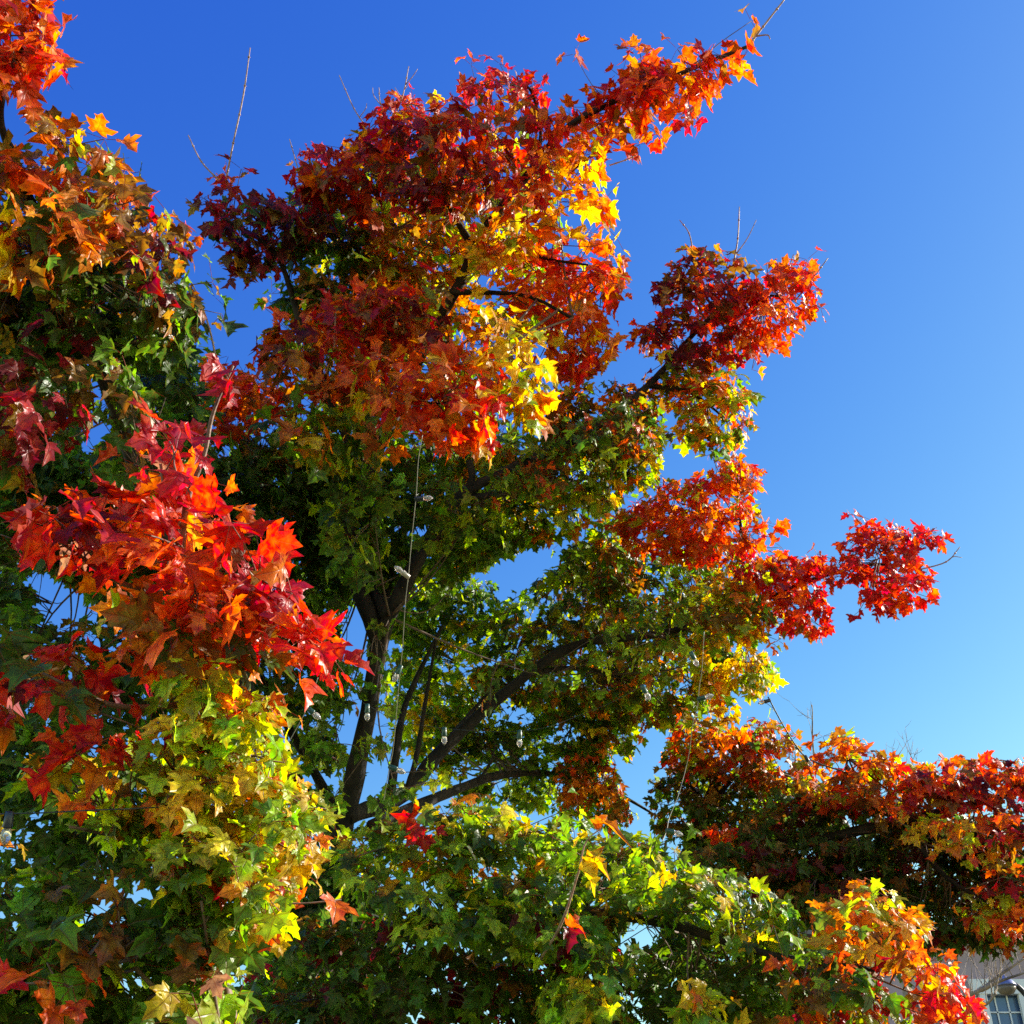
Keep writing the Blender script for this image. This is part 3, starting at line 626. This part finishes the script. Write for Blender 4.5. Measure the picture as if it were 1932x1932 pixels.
# green mass round the stem
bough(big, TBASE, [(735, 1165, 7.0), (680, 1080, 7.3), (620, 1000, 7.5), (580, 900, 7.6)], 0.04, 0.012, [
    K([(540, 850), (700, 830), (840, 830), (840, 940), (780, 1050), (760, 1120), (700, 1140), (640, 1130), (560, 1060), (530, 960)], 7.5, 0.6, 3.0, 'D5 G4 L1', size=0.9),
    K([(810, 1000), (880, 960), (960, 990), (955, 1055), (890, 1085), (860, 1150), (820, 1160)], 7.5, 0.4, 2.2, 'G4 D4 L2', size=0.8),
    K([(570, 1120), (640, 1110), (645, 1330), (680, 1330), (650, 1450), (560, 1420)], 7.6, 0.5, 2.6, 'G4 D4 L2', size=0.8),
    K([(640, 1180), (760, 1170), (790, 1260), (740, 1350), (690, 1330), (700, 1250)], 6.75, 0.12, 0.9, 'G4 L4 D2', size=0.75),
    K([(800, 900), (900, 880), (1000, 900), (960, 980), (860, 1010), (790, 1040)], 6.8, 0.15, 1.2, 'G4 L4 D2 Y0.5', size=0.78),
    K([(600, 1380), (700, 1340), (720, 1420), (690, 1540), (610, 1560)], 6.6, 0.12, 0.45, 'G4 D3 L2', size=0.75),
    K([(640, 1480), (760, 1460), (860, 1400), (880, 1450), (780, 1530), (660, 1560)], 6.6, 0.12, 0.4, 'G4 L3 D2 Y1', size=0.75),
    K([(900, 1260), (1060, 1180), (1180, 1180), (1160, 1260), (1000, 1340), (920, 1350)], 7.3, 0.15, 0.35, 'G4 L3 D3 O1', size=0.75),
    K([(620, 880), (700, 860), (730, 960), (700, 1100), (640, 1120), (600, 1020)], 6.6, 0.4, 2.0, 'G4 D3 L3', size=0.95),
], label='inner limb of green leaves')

# long limb to the right
bough(big, TBASE, [(655, 1540, 6.9), (760, 1500, 7.2), (830, 1420, 7.4), (950, 1310, 7.7), (1080, 1220, 7.9), (1250, 1195, 8.0), (1400, 1150, 8.0), (1530, 1095, 7.8), (1650, 1065, 7.7), (1740, 1076, 7.6)], 0.055, 0.004, [
    K([(1150, 990), (1225, 935), (1262, 908), (1330, 900), (1385, 868), (1428, 892), (1420, 970), (1455, 1030), (1420, 1080), (1300, 1060), (1200, 1040)], 7.8, 0.6, 3.2, 'R3 V4 O4 L1', size=0.70),
    K([(1400, 1020), (1450, 1035), (1505, 1045), (1560, 1060), (1545, 1110), (1572, 1180), (1540, 1202), (1460, 1178), (1400, 1130)], 7.7, 0.45, 2.8, 'R3 V3 C2 O1.5 B1', size=0.74),
    K([(1545, 1055), (1600, 1000), (1622, 985), (1700, 992), (1740, 988), (1780, 1000), (1782, 1050), (1745, 1085), (1768, 1138), (1700, 1148), (1662, 1152), (1622, 1130), (1612, 1085), (1560, 1110)], 7.6, 0.35, 2.2, 'R4 C2.5 V3', size=0.74),
    K([(1450, 985), (1490, 985), (1490, 1015), (1450, 1015)], 7.8, 0.05, 0.5, 'V1', size=0.9, conn=False),
    K([(1000, 1120), (1060, 1060), (1065, 1030), (1150, 975), (1210, 1020), (1240, 1080), (1120, 1140)], 8.2, 0.5, 2.4, 'D3 G3 B2 L2 O1', size=0.78),
    K([(1130, 1160), (1300, 1130), (1440, 1080), (1450, 1190), (1300, 1230), (1150, 1250)], 7.5, 0.25, 1.3, 'D3 G3 L2 B2 O1', size=0.78),
    K([(1060, 1065), (1150, 1015), (1300, 1050), (1420, 1080), (1440, 1170), (1400, 1250), (1340, 1330), (1250, 1400), (1120, 1390), (1000, 1340), (900, 1290), (850, 1200), (890, 1140), (980, 1120)], 8.6, 0.7, 2.1, 'D3 G3 B2 L4 O1 Y0.5', size=0.78),
    K([(1300, 1090), (1420, 1090), (1450, 1170), (1452, 1250), (1472, 1288), (1430, 1330), (1350, 1365), (1300, 1320), (1320, 1200)], 7.9, 0.5, 2.2, 'L4 Y4 O2 G1', size=0.74),
    K([(1000, 1320), (1180, 1290), (1340, 1320), (1330, 1380), (1250, 1430), (1180, 1440), (1050, 1420)], 8.8, 0.5, 1.6, 'G4 D2 L3 O1', size=0.70),
], extra=[([(1000, 1270, 7.8), (1100, 1260, 8.1), (1200, 1290, 8.4)], 0.02, 0.007),
          ([(1300, 1185, 8.0), (1360, 1140, 8.1), (1400, 1080, 8.0), (1395, 960, 7.9)], 0.02, 0.008),
          ([(735, 1520, 7.1), (750, 1400, 7.2), (765, 1330, 7.4), (800, 1250, 7.6), (835, 1180, 7.8)], 0.030, 0.010),
          ([(765, 1500, 7.2), (785, 1430, 7.3), (800, 1340, 7.5), (822, 1210, 7.7)], 0.022, 0.008)],
    label='long low limb reaching far right', twigs=[([(1730, 1076, 7.6), (1785, 1060, 7.6), (1811, 1032, 7.6)], 0.005, [(1790, 1056, 7.6), (1800, 1050, 7.6), (1815, 1052, 7.6)])])

# inner sunlit green behind the stems and low right spray
bough(big, TBASE, [(700, 1560, 6.95), (860, 1490, 7.6), (950, 1462, 8.2), (1050, 1462, 8.6), (1150, 1490, 8.8), (1240, 1540, 8.9)], 0.04, 0.008, [
    K([(745, 1170), (850, 1190), (920, 1260), (950, 1320), (900, 1390), (800, 1430), (735, 1400), (735, 1260)], 9.0, 0.7, 3.0, 'L5 Y2 G4 D1', size=0.8),
    K([(860, 1390), (980, 1350), (1100, 1400), (1180, 1430), (1200, 1530), (1150, 1570), (1000, 1530), (870, 1500), (820, 1450)], 8.8, 0.6, 2.6, 'G4 D3 L3 B1', size=0.72),
    K([(1050, 1430), (1150, 1420), (1190, 1480), (1205, 1540), (1120, 1550), (1050, 1500)], 8.5, 0.4, 1.9, 'V3 O3 B2 L1', size=0.66),
    K([(640, 1100), (840, 1080), (960, 1110), (900, 1200), (760, 1220), (700, 1220), (650, 1130)], 8.8, 0.6, 3.0, 'G4 D4 L3', size=0.75),
], extra=[([(900, 1475, 7.8), (925, 1440, 7.9), (935, 1405, 8.0)], 0.012, 0.004)], label='slender inner limb of sunlit leaves')

# low bough towards the camera
bough(big, TBASE, [(640, 1720, 6.8), (760, 1760, 6.2), (900, 1740, 5.8), (1060, 1720, 5.6), (1250, 1740, 5.5), (1450, 1800, 5.4), (1650, 1830, 5.3)], 0.055, 0.010, [
    K([(645, 1570), (700, 1535), (770, 1515), (870, 1525), (920, 1512), (1020, 1535), (1090, 1560), (1080, 1640), (900, 1680), (700, 1660), (640, 1640)], 5.7, 0.5, 2.8, 'L5 G4 Y1.5 O0.6 B0.7 R0.3 D1', size=0.82, droop=0.6),
    K([(1020, 1570), (1150, 1575), (1240, 1592), (1330, 1640), (1400, 1662), (1460, 1700), (1515, 1745), (1495, 1800), (1380, 1780), (1200, 1740), (1080, 1690)], 5.5, 0.5, 2.8, 'L5 G5 Y1 D1.5 O0.3', size=0.82, droop=0.6),
    K([(640, 1640), (850, 1660), (1080, 1660), (1210, 1740), (1200, 1800), (1060, 1815), (900, 1790), (720, 1760)], 5.4, 0.5, 2.8, 'G5 L4 D4 B0.5 M0.4 Y0.5', size=0.82),
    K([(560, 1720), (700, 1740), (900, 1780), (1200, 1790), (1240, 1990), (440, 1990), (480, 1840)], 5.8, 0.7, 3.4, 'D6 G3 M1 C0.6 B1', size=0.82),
    K([(960, 1560), (1240, 1600), (1480, 1740), (1540, 1850), (1240, 1840), (1000, 1700)], 6.3, 0.5, 2.2, 'D5 G4', size=0.82),
    K([(1450, 1780), (1700, 1820), (1720, 1880), (1500, 1900)], 5.0, 0.2, 1.4, 'D2 G2 B2 L1 V1', size=0.82),
    K([(1040, 1800), (1200, 1790), (1210, 1860), (1120, 1990), (1030, 1990)], 5.2, 0.3, 2.0, 'D2 G2 L3 Y1', size=0.82),
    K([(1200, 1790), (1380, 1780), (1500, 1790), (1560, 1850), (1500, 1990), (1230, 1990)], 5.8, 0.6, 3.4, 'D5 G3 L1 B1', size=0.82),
    K([(1250, 1880), (1350, 1862), (1440, 1875), (1430, 1990), (1250, 1990)], 5.0, 0.3, 2.0, 'L3 Y3 G3 O1', size=0.82),
    K([(1540, 1720), (1600, 1675), (1640, 1665), (1690, 1690), (1740, 1750), (1700, 1820), (1600, 1840), (1550, 1800)], 5.5, 0.4, 3.0, 'O3 Y3 L3 B1 G1', size=0.9),
    K([(1500, 1780), (1620, 1790), (1680, 1840), (1600, 1932), (1500, 1932)], 5.9, 0.5, 3.0, 'D4 M2 B2 G1', size=0.82),
    K([(1670, 1790), (1740, 1760), (1800, 1800), (1810, 1860), (1850, 1925), (1790, 1940), (1720, 1880)], 5.2, 0.3, 2.2, 'V4 R2 C1 O3 Y1', size=0.82),
    K([(1480, 1880), (1600, 1850), (1720, 1870), (1790, 1920), (1760, 1990), (1480, 1990)], 5.3, 0.35, 2.0, 'V2 C1.5 O2 M1 L2 B2 G1', size=0.82),
], extra=[([(640, 1900, 6.9), (720, 1925, 6.6), (790, 1890, 6.4), (880, 1885, 6.2), (960, 1900, 6.0)], 0.035, 0.012)],
    label='low leafy bough reaching towards the viewer')

# upright sprig with crumpled leaves, standing out of the low bough
m = MB(); SP = pline([(1020, 1810, 5.2), (1060, 1740, 4.9), (1090, 1650, 4.8), (1105, 1590, 4.8), (1135, 1562, 4.8)], 6)
m.tube(SP, np.linspace(0.006, 0.0025, len(SP)), 6, 0.1)
spr = m.build('sprig', SHOOT, big, TBASE); spr['label'] = 'upright red sprig with crumpled orange leaves'
fo = Foliage()
def hang(bx, by, tx, ty, d, size, k0, k1, curl, nv):
    b_, t_ = at(bx, by, d), at(tx, ty, d - 0.04); fo.leaf(b_, t_ - b_, np.array(nv, float), size, np.array(PAL[k0]), np.array(PAL[k1]), curl, SP[np.argmin(np.linalg.norm(SP - b_, axis=1))])
hang(1108, 1625, 1172, 1634, 4.75, 0.10, 'Y', 'O', (1.0, 0.6, 0.3, 0.16, 0.3), (0.2, -0.6, 0.9))
hang(1094, 1640, 1162, 1702, 4.72, 0.125, 'Y', 'O', (1.1, 0.35, 0.2, 0.13, 0.6), (0.5, -0.8, 0.4))
hang(1072, 1745, 1130, 1752, 4.75, 0.09, 'V', 'R', (1.0, 0.6, 0.3, 0.16, 0.8), (0.1, -0.5, 1.0))
hang(1070, 1752, 1085, 1800, 4.78, 0.085, 'M', 'C', (1.2, 0.6, 0.3, 0.12, 0.1), (0.3, -0.9, 0.2))
hang(1130, 1562, 1165, 1548, 4.85, 0.095, 'O', 'T', (1.5, 0.8, 0.4, 0.16, 0.5), (0.1, -0.6, 0.8))
fo.build(spr, TBASE)

# ---- the second maple, right
b2 = at(1300, 1640, 8.6); B2 = np.array([b2[0], b2[1] + 0.1, 0.0])
right = empty('maple_tree', B2)
tag(right, 'maple at the lower right with dark brown shade and red top leaves', 'tree')
T2 = smooth_line([B2 + [0, 0, -0.05], B2 + [0, 0, 0.6], b2 + [0, 0.05, -0.8], b2, at(1318, 1590, 8.6), at(1332, 1530, 8.6), at(1360, 1460, 8.6), at(1420, 1400, 8.6)], 8)
m = MB(); m.tube(T2, np.interp(np.linspace(0, 1, len(T2)), [0, 0.04, 0.2, 0.6, 1], [0.2, 0.13, 0.10, 0.055, 0.02]), 14, 0.05); m.build('trunk', BARK, right, B2)
bough(right, B2, [(1325, 1560, 8.6), (1350, 1510, 8.6), (1400, 1450, 8.6), (1470, 1400, 8.6)], 0.03, 0.01, [
    K([(1245, 1410), (1350, 1370), (1440, 1345), (1495, 1400), (1545, 1450), (1560, 1500), (1480, 1500), (1380, 1470), (1280, 1460)], 8.4, 0.5, 2.8, 'V3 B4 O2 L1 R1 D1', size=0.72),
    K([(1240, 1360), (1340, 1345), (1430, 1335), (1400, 1400), (1330, 1425), (1262, 1410)], 8.1, 0.3, 2.0, 'L3 O3 V2 Y1 B1', size=0.76),
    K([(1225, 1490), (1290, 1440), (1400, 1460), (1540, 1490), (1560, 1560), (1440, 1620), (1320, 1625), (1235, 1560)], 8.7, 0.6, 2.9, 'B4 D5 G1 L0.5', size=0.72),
    K([(1320, 1560), (1390, 1540), (1410, 1570), (1390, 1590), (1330, 1590)], 8.2, 0.2, 1.6, 'V3 R2 O2', size=0.64),
], label='left limb with bronze leaves', extra=[([(1340, 1525, 8.6), (1300, 1480, 8.6), (1260, 1450, 8.6)], 0.016, 0.006)])
bough(right, B2, [(1308, 1620, 8.6), (1400, 1600, 8.3), (1520, 1590, 8.0), (1650, 1560, 7.8), (1780, 1530, 7.7), (1900, 1500, 7.6), (2000, 1480, 7.6)], 0.06, 0.01, [
    K([(1500, 1480), (1542, 1440), (1548, 1408), (1605, 1378), (1640, 1412), (1698, 1440), (1765, 1455), (1750, 1510), (1600, 1530), (1520, 1520)], 7.9, 0.45, 3.0, 'V4 O3 B2 L2 R1.5', size=0.77),
    K([(1690, 1490), (1735, 1470), (1790, 1432), (1850, 1412), (1940, 1442), (2020, 1460), (2020, 1530), (1850, 1525), (1700, 1530)], 7.6, 0.4, 3.0, 'C1 R2 V4 M2 B3', size=0.81),
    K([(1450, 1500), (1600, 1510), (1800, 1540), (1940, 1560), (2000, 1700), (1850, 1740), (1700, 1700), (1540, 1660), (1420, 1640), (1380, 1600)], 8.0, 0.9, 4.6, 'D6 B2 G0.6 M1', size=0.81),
    K([(1830, 1530), (1900, 1540), (2020, 1520), (2020, 1770), (1900, 1770), (1860, 1720), (1840, 1620)], 7.3, 0.4, 1.8, 'V3 C1.5 M2 O2 L2 Y1 D2 B2', size=0.81),
    K([(1700, 1520), (1820, 1560), (1870, 1620), (1790, 1640), (1720, 1600)], 7.2, 0.3, 1.5, 'Y3 L2 O2 V1', size=0.77),
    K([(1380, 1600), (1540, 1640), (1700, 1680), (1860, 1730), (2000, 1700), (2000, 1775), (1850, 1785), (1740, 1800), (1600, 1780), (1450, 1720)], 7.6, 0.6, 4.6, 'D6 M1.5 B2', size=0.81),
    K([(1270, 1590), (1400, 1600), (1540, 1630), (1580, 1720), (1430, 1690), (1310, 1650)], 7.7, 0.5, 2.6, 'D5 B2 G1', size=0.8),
    K([(1820, 1720), (1960, 1710), (1960, 1785), (1870, 1785)], 7.2, 0.3, 1.8, 'O3 V2 L2', size=0.77),
], label='limb spreading right, red on top', extra=[([(1520, 1590, 8.0), (1580, 1500, 7.9), (1600, 1430, 7.9)], 0.018, 0.006), ([(1700, 1548, 7.8), (1780, 1650, 7.5), (1860, 1700, 7.4)], 0.02, 0.008)])

# ---- the young maple, near left
y0 = at(430, 2050, 3.15); YB = np.array([y0[0], y0[1], 0.0])
young = empty('maple_tree', YB)
tag(young, 'young maple close at the left, scarlet on top and yellow green below', 'tree')
YT = smooth_line([YB + [0, 0, -0.03], YB + [0, 0, 0.5], y0, at(438, 1930, 3.25), at(345, 1520, 3.5), at(352, 1330, 3.6), at(345, 1120, 3.65), at(350, 960, 3.7), at(385, 860, 3.72), at(402, 780, 3.75), at(440, 690, 3.78)], 8)
m = MB(); m.tube(YT, np.interp(np.linspace(0, 1, len(YT)), [0, 0.05, 0.3, 0.7, 1], [0.036, 0.026, 0.017, 0.0095, 0.0035]), 10, 0.05); m.build('trunk', YBARK, young, YB)
def ybough(start, end, clumps, label, r0=0.011):
    i = np.argmin(np.linalg.norm(YT - at(*start), axis=1)); a = YT[i]; e = at(*end)
    L = smooth_line([a, a * 0.5 + e * 0.5 + np.array([0, 0, -0.05]), e], 8)
    m = MB(); m.tube(L, np.linspace(r0, 0.004, len(L)), 8, 0.06)
    fo = Foliage(); tw = MB()
    for c in clumps: clump(fo, tw, np.vstack([L, YT[max(0, i - 4):i + 12]]), **c)
    b = m.join(tw).build('bough', TWIG, young, YB, mat2=TWIG); b['label'] = label
    fo.build(b, YB); stats[label] = len(fo.P)
RED = 'R4 V3 C3 B0.6 O0.6 T0.3'
ybough((350, 1000, 3.7), (300, 860, 3.68), [
    K([(285, 830), (300, 810), (360, 800), (392, 800), (400, 880), (420, 930), (400, 990), (330, 980), (285, 920)], 3.7, 0.2, 2.1, 'R4 C3 T2 V1', size=0.9, curlmul=1.8, droop=0.5),
    K([(385, 730), (410, 690), (440, 690), (445, 720), (420, 760)], 3.75, 0.08, 1.7, 'C3 M1', size=0.7, curlmul=2.0),
], 'leading shoot with curled crimson leaves')
ybough((345, 1120, 3.65), (560, 1110, 3.6), [
    K([(390, 940), (430, 910), (490, 912), (498, 950), (480, 990), (540, 1040), (578, 1065), (588, 1130), (600, 1165), (560, 1200), (480, 1190), (400, 1120)], 3.6, 0.3, 2.5, RED, droop=0.5),
    K([(480, 1160), (560, 1160), (610, 1190), (650, 1240), (655, 1300), (595, 1288), (545, 1260), (500, 1230)], 3.5, 0.18, 2.9, 'R5 V4', droop=0.6),
], 'right bough of scarlet leaves')
ybough((345, 1120, 3.65), (110, 1020, 3.5), [
    K([(52, 1000), (80, 950), (120, 895), (150, 940), (210, 940), (255, 955), (250, 1040), (200, 1090), (130, 1110), (62, 1090)], 3.5, 0.25, 2.9, 'R4 C4 V1 M1 T0.5', droop=0.5, curlmul=1.3),
    K([(150, 960), (300, 930), (400, 960), (400, 1100), (300, 1130), (180, 1110)], 3.6, 0.25, 3.1, 'R3 V4 C1 O1', droop=0.5),
], 'left bough of scarlet leaves')
ybough((352, 1330, 3.6), (80, 1270, 3.4), [
    K([(-80, 1210), (40, 1190), (110, 1215), (220, 1190), (230, 1290), (150, 1340), (60, 1345), (-80, 1370)], 3.4, 0.3, 2.4, 'C3 M2 R2 B3 D2'),
    K([(110, 1440), (160, 1370), (200, 1335), (270, 1325), (296, 1395), (240, 1405), (170, 1425)], 3.35, 0.12, 2.6, 'R4 V2 C1', droop=0.7),
    K([(180, 1110), (350, 1130), (500, 1160), (520, 1240), (430, 1285), (330, 1285), (230, 1260)], 3.55, 0.35, 3.4, 'V2 B4 O2 R1.5 D2 L1'),
], 'lower left bough of dark red leaves')
ybough((345, 1520, 3.5), (520, 1560, 3.4), [
    K([(350, 1290), (440, 1290), (500, 1305), (530, 1380), (545, 1440), (500, 1480), (400, 1470), (345, 1400)], 3.5, 0.3, 4.6, 'L6 Y4 O1 G2', size=0.64),
    K([(350, 1440), (545, 1440), (588, 1500), (625, 1600), (590, 1640), (520, 1640), (440, 1620), (360, 1560)], 3.45, 0.3, 4.8, 'L6 Y4 G2 O0.7 V0.3', size=0.64),
    K([(400, 1600), (530, 1620), (645, 1640), (655, 1668), (595, 1660), (548, 1660), (550, 1720), (512, 1785), (460, 1740), (410, 1690)], 3.3, 0.25, 3.4, 'O2 Y4 L4 V1.5 R0.5', size=0.70),
], 'right bough of yellow green leaves')
ybough((345, 1520, 3.5), (130, 1560, 3.35), [
    K([(40, 1445), (120, 1440), (230, 1410), (350, 1400), (360, 1560), (330, 1600), (200, 1580), (150, 1540), (60, 1510)], 3.5, 0.3, 3.4, 'G4 L4 D2 B1 Y2', size=0.66),
    K([(120, 1470), (170, 1430), (220, 1450), (190, 1530), (130, 1530)], 3.3, 0.1, 1.8, 'O3 Y2 V1'),
], 'left bough of mixed green leaves')
ybough((345, 1420, 3.55), (370, 1350, 3.3), [
    K([(290, 1270), (430, 1280), (440, 1400), (420, 1560), (300, 1560), (280, 1400)], 3.3, 0.12, 2.3, 'L5 Y3 G3 O0.7', size=0.66),
    K([(300, 1080), (430, 1080), (450, 1230), (400, 1300), (300, 1270)], 3.4, 0.12, 2.0, 'R3 V4 O2', size=0.95),
], 'short front bough hiding the stem', 0.006)
ybough((438, 1930, 3.25), (380, 1700, 3.05), [
    K([(300, 1560), (450, 1560), (500, 1700), (440, 1800), (330, 1800)], 3.1, 0.12, 2.3, 'L5 G4 Y2 O0.5', size=0.66),
], 'front bough of green leaves with gold edges', 0.006)
ybough((438, 1930, 3.25), (200, 1760, 3.1), [
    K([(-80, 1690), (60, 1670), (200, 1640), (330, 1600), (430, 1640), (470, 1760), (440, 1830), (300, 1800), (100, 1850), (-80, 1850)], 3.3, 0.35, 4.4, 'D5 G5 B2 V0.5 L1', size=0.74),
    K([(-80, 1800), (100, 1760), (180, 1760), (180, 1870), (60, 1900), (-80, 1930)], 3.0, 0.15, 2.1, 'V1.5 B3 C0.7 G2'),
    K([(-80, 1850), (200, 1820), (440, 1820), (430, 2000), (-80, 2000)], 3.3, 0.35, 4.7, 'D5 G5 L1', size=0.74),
    K([(-80, 1570), (60, 1520), (80, 1580), (-10, 1600), (-80, 1620)], 3.6, 0.12, 2.3, 'Y4 L3 O1'),
], 'lowest bough of dark green leaves')
ybough((438, 1930, 3.25), (400, 1850, 3.0), [
    K([(320, 1790), (420, 1800), (450, 1840), (430, 1932), (440, 2000), (330, 2000), (330, 1880)], 3.0, 0.15, 2.6, 'L4 T2 G2 Y2', droop=1.0),
], 'drooping spray of pale green leaves')

# ------------------------------------------------------------------ string lights
S = W / 2448.0
def string_light(label, pts, bulbs, wire=WIRE, sock=SOCKET, r=0.0018):
    P = pline([(x * S, y * S, d) for x, y, d in pts], 8)
    t = empty('string_light', P[0]); tag(t, label, 'string light', 'strings of bulbs hung in the maples'); B = np.array(t.location)
    m = MB(); m.tube(P, r, 6); m.build('cable', wire, t, B)
    for bx, by, dx, dy, d, mk in bulbs:
        a = at(bx * S, by * S, d); q = at((bx + dx) * S, (by + dy) * S, d); ax = norm(q - a + np.array([0, -0.004, 0]))
        j = np.argmin(np.linalg.norm(P - a, axis=1)); a = P[j]
        m = MB(); m.lathe(a - ax * 0.006, ax, [(0, 0.006), (0.002, 0.0105), (0.030, 0.0115), (0.036, 0.0125), (0.040, 0.0125), (0.041, 0.009)], 12)
        sk = m.build('bulb_socket', mk or sock, t, B)
        m = MB(); m.lathe(a + ax * 0.035, ax, [(0, 0.008), (0.006, 0.0105), (0.014, 0.0132), (0.023, 0.0128), (0.032, 0.009), (0.038, 0.0048), (0.042, 0.0012)], 14)
        m.build('bulb', BULB, sk, B)
string_light('pale cable of clear bulbs dangling down past the central stem', [(1010, 1040, 5.3), (1000, 1100, 5.3), (995, 1180, 5.3), (984, 1290, 5.3), (977, 1370, 5.3), (969, 1440, 5.3), (962, 1550, 5.3), (953, 1640, 5.3), (941, 1780, 5.3), (930, 1840, 5.3), (917, 1915, 5.3)],
             [(994, 1188, 25, 0, 5.3, BLACKSOCKET), (978, 1378, -25, -18, 5.3, WHITESOCKET), (958, 1592, -6, 14, 5.3, None), (932, 1830, 22, 10, 5.3, None)])
string_light('pale cable hanging down the right side of the green leaves, bulbs along it', [(1683, 1510, 5.8), (1678, 1600, 5.8), (1672, 1640, 5.8), (1667, 1690, 5.8), (1656, 1730, 5.8), (1649, 1790, 5.8), (1640, 1835, 5.8), (1622, 1900, 5.7), (1600, 1955, 5.6), (1594, 1985, 5.5), (1583, 2012, 5.4)],
             [(1668, 1672, 14, -3, 5.8, None), (1594, 1985, 28, 9, 5.5, None)])
string_light('fine cable sagging across the limbs with bulbs hanging below it', [(868, 1680, 5.6), (950, 1722, 5.6), (1062, 1741, 5.6), (1160, 1748, 5.6), (1242, 1748, 5.6), (1310, 1738, 5.6), (1380, 1712, 5.7), (1460, 1680, 5.7), (1535, 1640, 5.7), (1600, 1600, 5.7), (1652, 1560, 5.8)],
             [(872, 1690, 0, 20, 5.6, None), (1062, 1741, 0, 28, 5.6, None), (1241, 1748, 0, 28, 5.6, None), (1535, 1642, 14, 26, 5.7, None), (1650, 1562, 12, 26, 5.8, None)], wire=DARKWIRE, r=0.0011)
string_light('short cable with one bulb left of the central stem', [(760, 1620, 5.2), (745, 1665, 5.2), (733, 1696, 5.2), (715, 1730, 5.2), (690, 1775, 5.2)], [(735, 1692, 20, 18, 5.2, None)], r=0.0018)
string_light('dark cable slanting down against the sky between the maples', [(1836, 1666, 7.4), (1870, 1730, 7.4), (1900, 1778, 7.4), (1925, 1808, 7.4), (1965, 1828, 7.4), (2020, 1845, 7.4)], [(1840, 1676, -12, 4, 7.4, BLACKSOCKET), (1926, 1808, 8, 14, 7.4, BLACKSOCKET)], DARKWIRE, BLACKSOCKET, 0.0045)
string_light('black cable crossing the young maple with a black socket at the edge', [(-60, 1948, 3.0), (0, 1946, 3.0), (105, 1943, 3.0), (200, 1938, 3.05), (300, 1934, 3.1), (440, 1930, 3.2), (540, 1955, 3.4)], [(21, 1945, -3, 26, 3.0, BLACKSOCKET)], DARKWIRE, BLACKSOCKET, 0.0018)
print('leaves', stats, sum(stats.values()))
